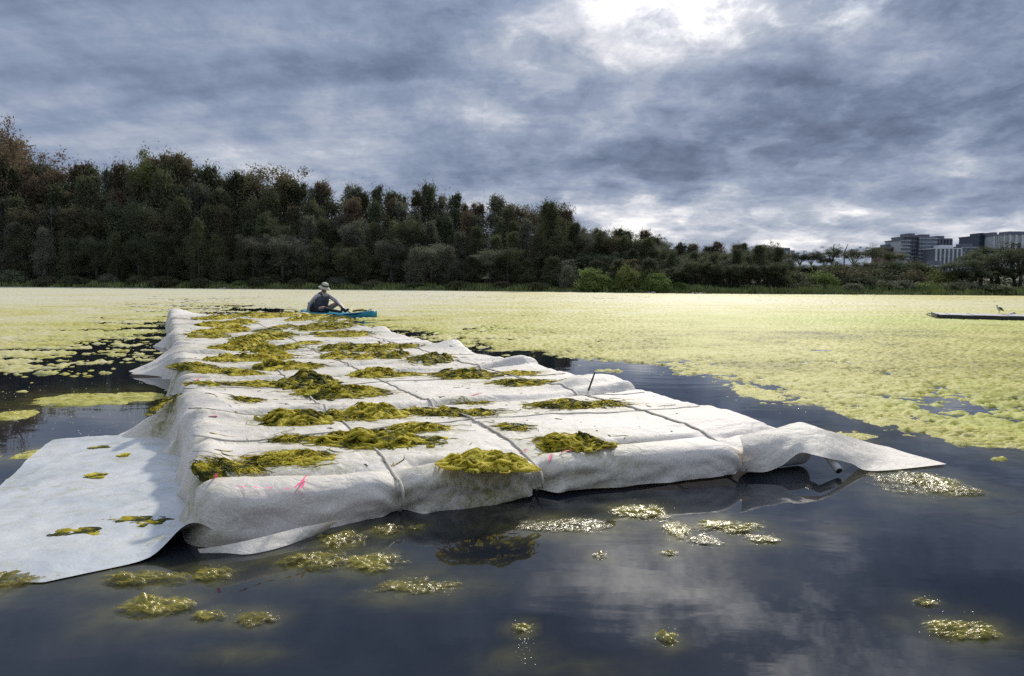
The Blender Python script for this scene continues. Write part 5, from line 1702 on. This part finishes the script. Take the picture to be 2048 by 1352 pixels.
# ================================================================ FLOATING JETTY WITH BIRD
M['deck'] = plain('weathered_decking', (0.27, 0.27, 0.29), 0.7, 0.2, 3.0)
M['rub'] = plain('black_fender', (0.022, 0.022, 0.03), 0.45, 0.3, 4.0)
JZ = 0.14
f0, f1 = at(1878, 629, JZ), at(2048, 632.6, JZ)
jd = (f1 - f0)
jd.z = 0
jd.normalize()
bk0 = at(1864, 624, JZ)
JD = 1.75
jn = Vector((-jd.y, jd.x, 0))
jr = math.atan2(jd.y, jd.x)
jet = thing('floating_jetty', 'long flat grey floating jetty with dark sides lying on the algae at right', 'jetty', (f0.x, f0.y, 0))
jet.rotation_euler = (0, 0, jr)
JL = 7.5


def jpart(nm, m_, items):
    mbj = MB()
    for c, s in items:
        mbj.box(c, s)
    return mbj.obj(nm, m_, jet)


jpart('pontoon', M['rub'], [((JL / 2, JD / 2, 0.035), (JL - .06, JD - .06, 0.15))])
for k in range(25):
    w_ = JL / 25
    jpart('deck_plank', M['deck'], [((w_ * (k + .5), JD / 2, 0.125 + 0.004 * math.sin(k * 2.3)), (w_ - 0.02, JD - 0.02, 0.03))])
for yy, nm in ((-0.012, 'side_rail'), (JD + 0.012, 'side_rail')):
    jpart(nm, M['rub'], [((JL / 2, yy, 0.085), (JL + .02, 0.05, 0.10))])
jpart('end_rail', M['rub'], [((-0.03, JD / 2, 0.10), (0.05, JD + .06, 0.11))])
for yy in (0.25, JD - .25):
    mbj = MB()
    mbj.tube([(-0.02, yy, 0.10), (-0.16, yy, 0.13), (-0.20, yy + .04, 0.08), (-0.10, yy + .03, 0.05)], 0.018, 6)
    mbj.obj('mooring_loop', M['deck'], jet, True)


def on_jetty(x, y):
    return Vector((f0.x, f0.y, 0)) + jd * x + jn * y


# the bird: black cap, dark brown back, white front, long thin legs
bp = at(1998, 627.2, 0.14)
bird = thing('bird', 'small brown and white bird on long thin legs standing on the jetty', 'bird', tuple(bp))
M['bird_w'] = plain('white_plumage', (0.66, 0.62, 0.58), 0.8, 0.1, 60)
M['bird_b'] = plain('brown_plumage', (0.07, 0.055, 0.05), 0.8, 0.3, 60)
M['bird_k'] = plain('black_plumage', (0.015, 0.015, 0.017), 0.7, 0.2, 60)
M['beak'] = plain('yellow_beak', (0.62, 0.45, 0.06), 0.5, 0.1, 60)
M['bird_leg'] = plain('dark_red_leg', (0.16, 0.07, 0.06), 0.6, 0.1, 60)


def skin_chain(nm, pts, m_, parent, sub=1, rings=10):
    mbq = MB()
    P3 = [Vector(p_[:3]) for p_ in pts]
    mbq.tube(P3, [p_[3] for p_ in pts], rings)
    return mbq.obj(nm, m_, parent, True)


skin_chain('body', [(0.105, 0, 0.105, .006), (0.075, 0, 0.122, .026), (0.03, 0, 0.140, .045), (-0.02, 0, 0.158, .047), (-0.052, 0, 0.185, .032),
                    (-0.066, 0, 0.214, .021), (-0.074, 0, 0.235, .0225), (-0.084, 0, 0.250, .020), (-0.098, 0, 0.251, .010)], M['bird_w'], bird)
for sgn in (-1, 1):
    skin_chain('wing', [(-0.045, sgn * .024, 0.190, .012), (-0.01, sgn * .034, 0.180, .030), (0.04, sgn * .033, 0.155, .033), (0.09, sgn * .022, 0.118, .020), (0.135, sgn * .008, 0.084, .004)],
               M['bird_b'], bird)
    skin_chain('leg', [(-0.004 + sgn * .016, sgn * .016, 0.105, .011), (0.004 + sgn * .014, sgn * .016, 0.062, .0045), (-0.004 + sgn * .016, sgn * .016, 0.004, .0035), (-0.028 + sgn * .016, sgn * .016, 0.001, .003)],
               M['bird_leg'], bird)
    skin_chain('eye', [(-0.094, sgn * .015, 0.255, .001), (-0.094, sgn * .018, 0.255, .003), (-0.094, sgn * .020, 0.255, .001)], M['bird_k'], bird)
skin_chain('tail', [(0.085, 0, 0.118, .02), (0.13, 0, 0.085, .012), (0.15, 0, 0.072, .004)], M['bird_k'], bird)
skin_chain('cap', [(-0.066, 0, 0.243, .012), (-0.078, 0, 0.2565, .0185), (-0.092, 0, 0.262, .010)], M['bird_k'], bird)
skin_chain('beak', [(-0.10, 0, 0.250, .007), (-0.122, 0, 0.245, .004), (-0.136, 0, 0.240, .001)], M['beak'], bird)
# dark rag with a raised corner beside the bird
mbr = MB()
rp = at(2018, 628.6, 0.142)
V, F = [], []
for j in range(9):
    for i in range(13):
        u_, v_ = i / 12 * 0.28 - 0.14, j / 8 * 0.22 - 0.11
        hgt = 0.005 + 0.075 * max(0, (u_ + .14) / .28) ** 1.5 * (1 - abs(v_) / .13) + 0.008 * math.sin(u_ * 60 + v_ * 40) ** 2
        V.append((u_, v_, hgt))
for j in range(8):
    for i in range(12):
        F.append((j * 13 + i, j * 13 + i + 1, (j + 1) * 13 + i + 1, (j + 1) * 13 + i))
o = link('rag', faces_mesh('rag', V, F), M['rub'], None, tuple(rp))
tag(o, 'crumpled dark rag lying on the jetty right of the bird', 'rag')

# ================================================================ KAYAK AND KAYAKER
kb = at(747, 635.5, 0.0)                     # bow at the waterline
kd = Vector((0.84, -0.54, 0)).normalized()   # heading
seat = kb - kd * 1.75
kay = thing('kayak', 'turquoise sit on top kayak moored across the far end of the raft', 'kayak', (seat.x, seat.y, -0.05))
kay.rotation_euler = (0, 0, math.atan2(kd.y, kd.x))
M['teal'] = plain('turquoise_hull', (0.012, 0.25, 0.33), 0.35, 0.12, 3.0)
M['teald'] = plain('dark_teal_hull', (0.008, 0.10, 0.15), 0.4, 0.1, 3.0)
ST = np.linspace(-1.0, 1.76, 34)
V, F = [], []
NSC = 18
for x in ST:
    f = (x + 1.0) / 2.76
    hb = 0.37 * (max(0.0, math.sin(math.pi * min(1, max(0, 0.06 + 0.90 * f)))) ** 0.55) + 0.015
    sheer = 0.15 + 0.10 * max(0, (f - 0.55) / .45) ** 2 + 0.06 * max(0, (.3 - f) / .3) ** 2
    keel = -0.10 + 0.09 * max(0, (f - 0.8) / .2) ** 2 + 0.07 * max(0, (.15 - f) / .15) ** 2
    well = 0.10 * math.exp(-((x + 0.30) / .42) ** 2) + 0.05 * math.exp(-((x - .75) / .35) ** 2)
    for k in range(NSC):
        a_ = 2 * math.pi * k / NSC
        yy, zz_ = math.cos(a_), math.sin(a_)
        yw = hb * math.copysign(abs(yy) ** 0.75, yy)
        if zz_ >= 0:
            z = sheer * 0.55 + (sheer * .45) * min(1, zz_ * 2.2)
            if abs(yy) < 0.72:
                z -= well * (1 - (yy / .72) ** 2)
        else:
            z = sheer * 0.55 + (keel - sheer * .55) * (-zz_) ** 0.8
        V.append((x, yw, z))
for i in range(len(ST) - 1):
    for k in range(NSC):
        F.append((i * NSC + k, (i + 1) * NSC + k, (i + 1) * NSC + (k + 1) % NSC, i * NSC + (k + 1) % NSC))
F.append(tuple(range(NSC)))
F.append(tuple(reversed(range((len(ST) - 1) * NSC, len(ST) * NSC))))
link('hull', faces_mesh('hull', V, F), M['teal'], kay)
for sgn in (-1, 1):
    mbk = MB()
    mbk.tube([(0.95, sgn * .355, .13), (1.35, sgn * .27, .16), (1.62, sgn * .145, .19), (1.74, sgn * .045, .22)], [0.012, .03, .03, .012], 6)
    mbk.obj('bow_panel', M['teald'], kay, True)
    mbk = MB()
    mbk.box((0.62, sgn * .372, 0.10), (0.10, 0.03, 0.07))
    mbk.obj('scupper_pad', M['black'], kay)
mbk = MB()
mbk.tube([(1.60, -0.05, .25), (1.64, -.04, .285), (1.64, .04, .285), (1.60, .05, .25)], 0.012, 6)
mbk.obj('grab_handle', M['black'], kay, True)
mbk = MB()
mbk.box((0, 0, 0), (0.07, .40, .34), 0, Matrix.Translation((-0.58, 0, 0.27)) @ Matrix.Rotation(-0.25, 4, 'Y'))
mbk.obj('seat_back', M['black'], kay)
mbk = MB()
mbk.tube([(1.12, -.16, .235), (1.18, .0, .265), (1.24, .16, .235)], 0.012, 5)
mbk.tube([(1.12, .16, .235), (1.18, .0, .268), (1.24, -.16, .235)], 0.012, 5)
mbk.obj('deck_cord', M['black'], kay, True)

# person: local frame of the kayak: x towards the bow, y to the far side, z up
per = thing('person', 'person in grey shirt, sun hat and life vest sitting in the turquoise kayak', 'person', (seat.x - kd.x * 0.28, seat.y - kd.y * 0.28, -0.07))
per.rotation_euler = (0, 0, math.atan2(kd.y, kd.x))
M['shirt'] = plain('grey_shirt', (0.50, 0.46, 0.45), 0.85, 0.15, 14)
M['skin'] = plain('skin', (0.42, 0.24, 0.17), 0.55, 0.1, 20)
M['shorts'] = plain('dark_shorts', (0.035, 0.04, 0.05), 0.85, 0.2, 14)
M['boot'] = plain('black_boot', (0.014, 0.014, 0.016), 0.5, 0.3, 14)
M['vest'] = plain('slate_life_vest', (0.075, 0.085, 0.10), 0.75, 0.25, 14)
M['hat'] = plain('khaki_hat', (0.52, 0.50, 0.37), 0.85, 0.1, 14)
M['band'] = plain('dark_hat_mesh', (0.05, 0.055, 0.045), 0.8, 0.2, 30)
M['hair'] = plain('brown_hair', (0.06, 0.04, 0.03), 0.7, 0.2, 30)
Z0 = 0.10
J = {  # joint: position, radius, parent, region
    'pelvis': ((-0.06, 0.0, Z0 + .11), .145, None, 'shorts'),
    'belly': ((-0.03, -.005, Z0 + .28), .145, 'pelvis', 'shirt'),
    'chest': ((0.03, -.01, Z0 + .46), .155, 'belly', 'shirt'),
    'neckb': ((0.085, -.02, Z0 + .605), .080, 'chest', 'shirt'),
    'neck': ((0.115, -.025, Z0 + .67), .052, 'neckb', 'skin'),
    'skull': ((0.155, -.03, Z0 + .76), .088, 'neck', 'skin'),
    'crown': ((0.165, -.03, Z0 + .835), .080, 'skull', 'skin'),
    # right arm (near side, back and down to the raft edge)
    'shr': ((0.00, -.205, Z0 + .535), .070, 'neckb', 'shirt'),
    'elr': ((-0.17, -.315, Z0 + .30), .052, 'shr', 'shirt'),
    'wrr': ((-0.25, -.33, Z0 + .09), .034, 'elr', 'shirt'),
    'har': ((-0.255, -.335, Z0 + .04), .030, 'wrr', 'skin'),
    # left arm (far side, forward to the paddle)
    'shl': ((0.10, .185, Z0 + .535), .070, 'neckb', 'shirt'),
    'ell': ((0.36, .235, Z0 + .40), .054, 'shl', 'shirt'),
    'wrl': ((0.60, .14, Z0 + .285), .036, 'ell', 'shirt'),
    'hal': ((0.655, .115, Z0 + .265), .030, 'wrl', 'skin'),
    # near leg: knee splayed low
    'hpr': ((0.02, -.13, Z0 + .12), .105, 'pelvis', 'shorts'),
    'thr': ((0.17, -.23, Z0 + .17), .085, 'hpr', 'shorts'),
    'knr': ((0.34, -.27, Z0 + .21), .064, 'thr', 'skin'),
    'shn': ((0.55, -.23, Z0 + .155), .054, 'knr', 'boot'),
    'anr': ((0.86, -.15, Z0 + .115), .042, 'shn', 'boot'),
    'her': ((0.93, -.14, Z0 + .10), .042, 'anr', 'boot'),
    'tor': ((1.00, -.15, Z0 + .245), .036, 'her', 'boot'),
    # far leg: knee raised higher
    'hpl': ((0.04, .13, Z0 + .13), .105, 'pelvis', 'shorts'),
    'thl': ((0.24, .20, Z0 + .25), .085, 'hpl', 'skin'),
    'knl': ((0.46, .22, Z0 + .335), .064, 'thl', 'skin'),
    'shl2': ((0.62, .19, Z0 + .225), .055, 'knl', 'boot'),
    'anl': ((0.80, .14, Z0 + .10), .042, 'shl2', 'boot'),
    'tol': ((0.95, .14, Z0 + .19), .036, 'anl', 'boot'),
}
names = list(J)
me = bpy.data.meshes.new('body')
me.from_pydata([J[n][0] for n in names], [(names.index(J[n][2]), names.index(n)) for n in names if J[n][2]], [])
bo = link('body', me)
md = bo.modifiers.new('skin', 'SKIN')
md.use_smooth_shade = True
for i, n in enumerate(names):
    sv = me.skin_vertices[0].data[i]
    sv.radius = (J[n][1], J[n][1])
    sv.use_root = (n == 'pelvis')
sb = bo.modifiers.new('sub', 'SUBSURF')
sb.levels = sb.render_levels = 1
dg = bpy.context.evaluated_depsgraph_get()
bm2 = bpy.data.meshes.new_from_object(bo.evaluated_get(dg))
bpy.data.objects.remove(bo)
bm = bmesh.new()
bm.from_mesh(bm2)


def add_tube_bm(pts, rads_, sides=6):
    V_, Q_ = tube_np(pts, rads_, sides)
    vs_ = [bm.verts.new(tuple(v_)) for v_ in V_]
    for f_ in Q_:
        g_ = []
        for i_ in f_:
            if i_ not in g_:
                g_.append(i_)
        try:
            bm.faces.new([vs_[i_] for i_ in g_])
        except ValueError:
            pass


def hand(c, d, curl_dir, side):
    """palm plus four curled fingers and a thumb"""
    c, d, k_ = Vector(c), Vector(d).normalized(), Vector(curl_dir).normalized()
    across = d.cross(k_).normalized() * side
    add_tube_bm([c - d * .03, c, c + d * .045, c + d * .06], [.026, .034, .036, .026], 8)
    for q_, (o_, L_) in enumerate(((-.027, .062), (-.009, .075), (.009, .070), (.027, .055))):
        b_ = c + d * .05 + across * o_
        add_tube_bm([b_ - d * .01, b_ + d * L_ * .45, b_ + d * L_ * .7 + k_ * L_ * .4, b_ + d * L_ * .45 + k_ * L_ * .75], [.010, .0095, .0085, .007], 6)
    b_ = c + d * .0 - across * .03
    add_tube_bm([b_, b_ - across * .02 + d * .03 + k_ * .015, b_ - across * .012 + d * .05 + k_ * .035], [.012, .010, .008], 6)


hand(J['har'][0], (-0.1, 0, -1), (1, 0.2, 0), 1)
hand(J['hal'][0], (0.8, -.35, -.25), (0.1, -.2, -1), 1)
# nose, ears
hc = Vector(J['skull'][0])
add_tube_bm([hc + Vector((.075, 0, .02)), hc + Vector((.108, 0, -.012)), hc + Vector((.078, 0, -.024))], [.009, .015, .010], 6)
for sgn in (-1, 1):
    add_tube_bm([hc + Vector((-.005, sgn * .080, .015)), hc + Vector((-.012, sgn * .098, 0)), hc + Vector((-.003, sgn * .084, -.025))], [.009, .014, .008], 6)
for f_ in bm.faces:
    f_.smooth = True
bm.to_mesh(bm2)
bm.free()
bo = link('body', bm2, None, per)
reg = ['shirt', 'skin', 'shorts', 'boot']
for r_ in reg:
    bm2.materials.append(M[r_])
segs = [(Vector(J[J[n][2]][0]), Vector(J[n][0]), J[n][3], n) for n in names if J[n][2]]
for pf in bm2.polygons:
    c = pf.center
    best, bd = 'skin', 1e9
    for a_, b_, rg_, nm in segs:
        ab = b_ - a_
        t = max(0, min(1, (c - a_).dot(ab) / ab.length_squared))
        d_ = (c - (a_ + ab * t)).length / (J[nm][1] + .02)
        if d_ < bd:
            bd, best = d_, rg_
    pf.material_index = reg.index(best)
# hat with a wide drooping brim
HT = Matrix.Translation(Vector(J['skull'][0]) + Vector((0.006, 0, .055))) @ Matrix.Rotation(rad(20), 4, 'Y')
mbh = MB()
mbh.lathe([(0.0, .118), (.05, .116), (.085, .100), (.100, .06), (.106, 0.0), (.135, -.018), (.178, -.048), (.176, -.054), (.132, -.025), (.100, -.008)], HT, 20)
mbh.obj('sun_hat', M['hat'], per, True)
mbh = MB()
mbh.lathe([(.1045, .052), (.109, .045), (.1105, .018), (.108, .012)], HT, 20)
mbh.obj('hat_band', M['band'], per, True)
for sgn in (-1, 1):
    mbh = MB()
    e_ = hc + Vector((.078, sgn * .032, .022))
    mbh.lathe([(0.0, .008), (.007, .005), (.009, 0), (.007, -.005), (0, -.008)], Matrix.Translation(e_), 8)
    mbh.obj('eye', M['band'], per, True)
mbh = MB()
mbh.tube([hc + Vector((.080, -.022, -.043)), hc + Vector((.089, 0, -.045)), hc + Vector((.080, .022, -.043))], [.004, .006, .004], 6)
mbh.obj('mouth', plain('lips', (0.30, 0.13, 0.11), .6), per, True)
mbh = MB()
mbh.tube([hc + Vector((-.06, 0, -.03)), hc + Vector((-.075, 0, .02)), hc + Vector((-.06, 0, .06))], [.04, .055, .05], 10)
mbh.obj('hair', M['hair'], per, True)
# life vest: a shell round the trunk with straps
mbv = MB()
prof_ = [((-0.035, -.005, Z0 + .20), .150, .195), ((-0.02, -.006, Z0 + .27), .185, .215), ((0.01, -.008, Z0 + .38), .190, .215), ((0.035, -.01, Z0 + .47), .188, .20), ((0.06, -.013, Z0 + .53), .16, .165)]
V, F = [], []
for c_, rx_, ry_ in prof_:
    for k in range(16):
        a_ = 2 * math.pi * k / 16
        V.append((c_[0] + rx_ * math.cos(a_), c_[1] + ry_ * math.sin(a_), c_[2]))
for i in range(len(prof_) - 1):
    for k in range(16):
        F.append((i * 16 + k, i * 16 + (k + 1) % 16, (i + 1) * 16 + (k + 1) % 16, (i + 1) * 16 + k))
vo = link('life_vest', faces_mesh('life_vest', V, F), M['vest'], per)
for sgn in (-1, 1):
    mbv = MB()
    mbv.tube([(0.17, sgn * .10 - .01, Z0 + .46), (0.145, sgn * .115 - .015, Z0 + .58), (0.06, sgn * .12 - .015, Z0 + .635), (-0.05, sgn * .11 - .01, Z0 + .58), (-.12, sgn * .09 - .01, Z0 + .47)], 0.026, 8)
    mbv.obj('shoulder_strap', M['vest'], vo, True)
mbv = MB()
for zz2 in (.27, .40):
    mbv.tube([(0.17 + .02 * (zz2 - .2), -.17, Z0 + zz2), (0.208, -.08, Z0 + zz2), (0.208, .08, Z0 + zz2), (0.17 + .02 * (zz2 - .2), .17, Z0 + zz2)], 0.011, 5)
mbv.obj('vest_buckle_strap', M['black'], vo, True)
# paddle, held low across the bow
pad = thing('paddle', 'dark paddle held low across the kayak by the seated person', 'paddle', (seat.x - kd.x * 0.28, seat.y - kd.y * 0.28, -0.07))
pad.rotation_euler = per.rotation_euler
pa, pb = Vector((0.18, -.24, Z0 + .47)), Vector((1.02, .30, Z0 + .12))
pa = Vector((0.12, -.02, Z0 + .555)) + Vector((.17, -.03, -.03))
dirp = (Vector((0.675, .10, Z0 + .255)) - pa).normalized()
pb = pa + dirp * 1.05
mbp = MB()
mbp.tube([pa, pb], 0.015, 8)
mbp.obj('shaft', M['black'], pad, True)


def blade(e, dv):
    V_, F_ = [], []
    sd2 = dv.cross(Vector((0, 0, 1))).normalized()
    nn = sd2.cross(dv).normalized()
    for j in range(8):
        f = j / 7
        w2 = .085 * math.sin(math.pi * (0.12 + .80 * f)) ** .6
        c_ = e + dv * (.42 * f - .02)
        for o_ in (-1, -.33, .33, 1):
            for s2_ in (1, -1):
                V_.append(c_ + sd2 * w2 * o_ + nn * (.012 * (1 - o_ * o_) + .004 * s2_))
    for j in range(7):
        for o_ in range(3):
            for s2_ in range(2):
                a_ = j * 8 + o_ * 2 + s2_
                F_.append((a_, a_ + 2, a_ + 10, a_ + 8))
    return V_, F_


for e, dv in ((pb, dirp), (pa + dirp * .02, -dirp * .12)):
    if dv.length > .5:
        mbp = MB()
        mbp.add(*blade(e, dv))
        mbp.obj('blade', M['black'], pad, True)

# dark weed dumped on the bow
wc = seat + kd * 1.30
P, q_, org = mound(wc.x, wc.y, 0.24, 0.15, 0.09, 977, 34, lambda a_, b_: 0 * a_ + 0.16, ragged=0.5, sink=0.02)
o = link('weed_heap', mesh_np('weed_heap', P, q_), M['weed'], loc=tuple(org))
o.color = (0.25, 0, 0, 1)
tag(o, 'small dark weed heap lying on the bow of the turquoise kayak', 'seaweed')
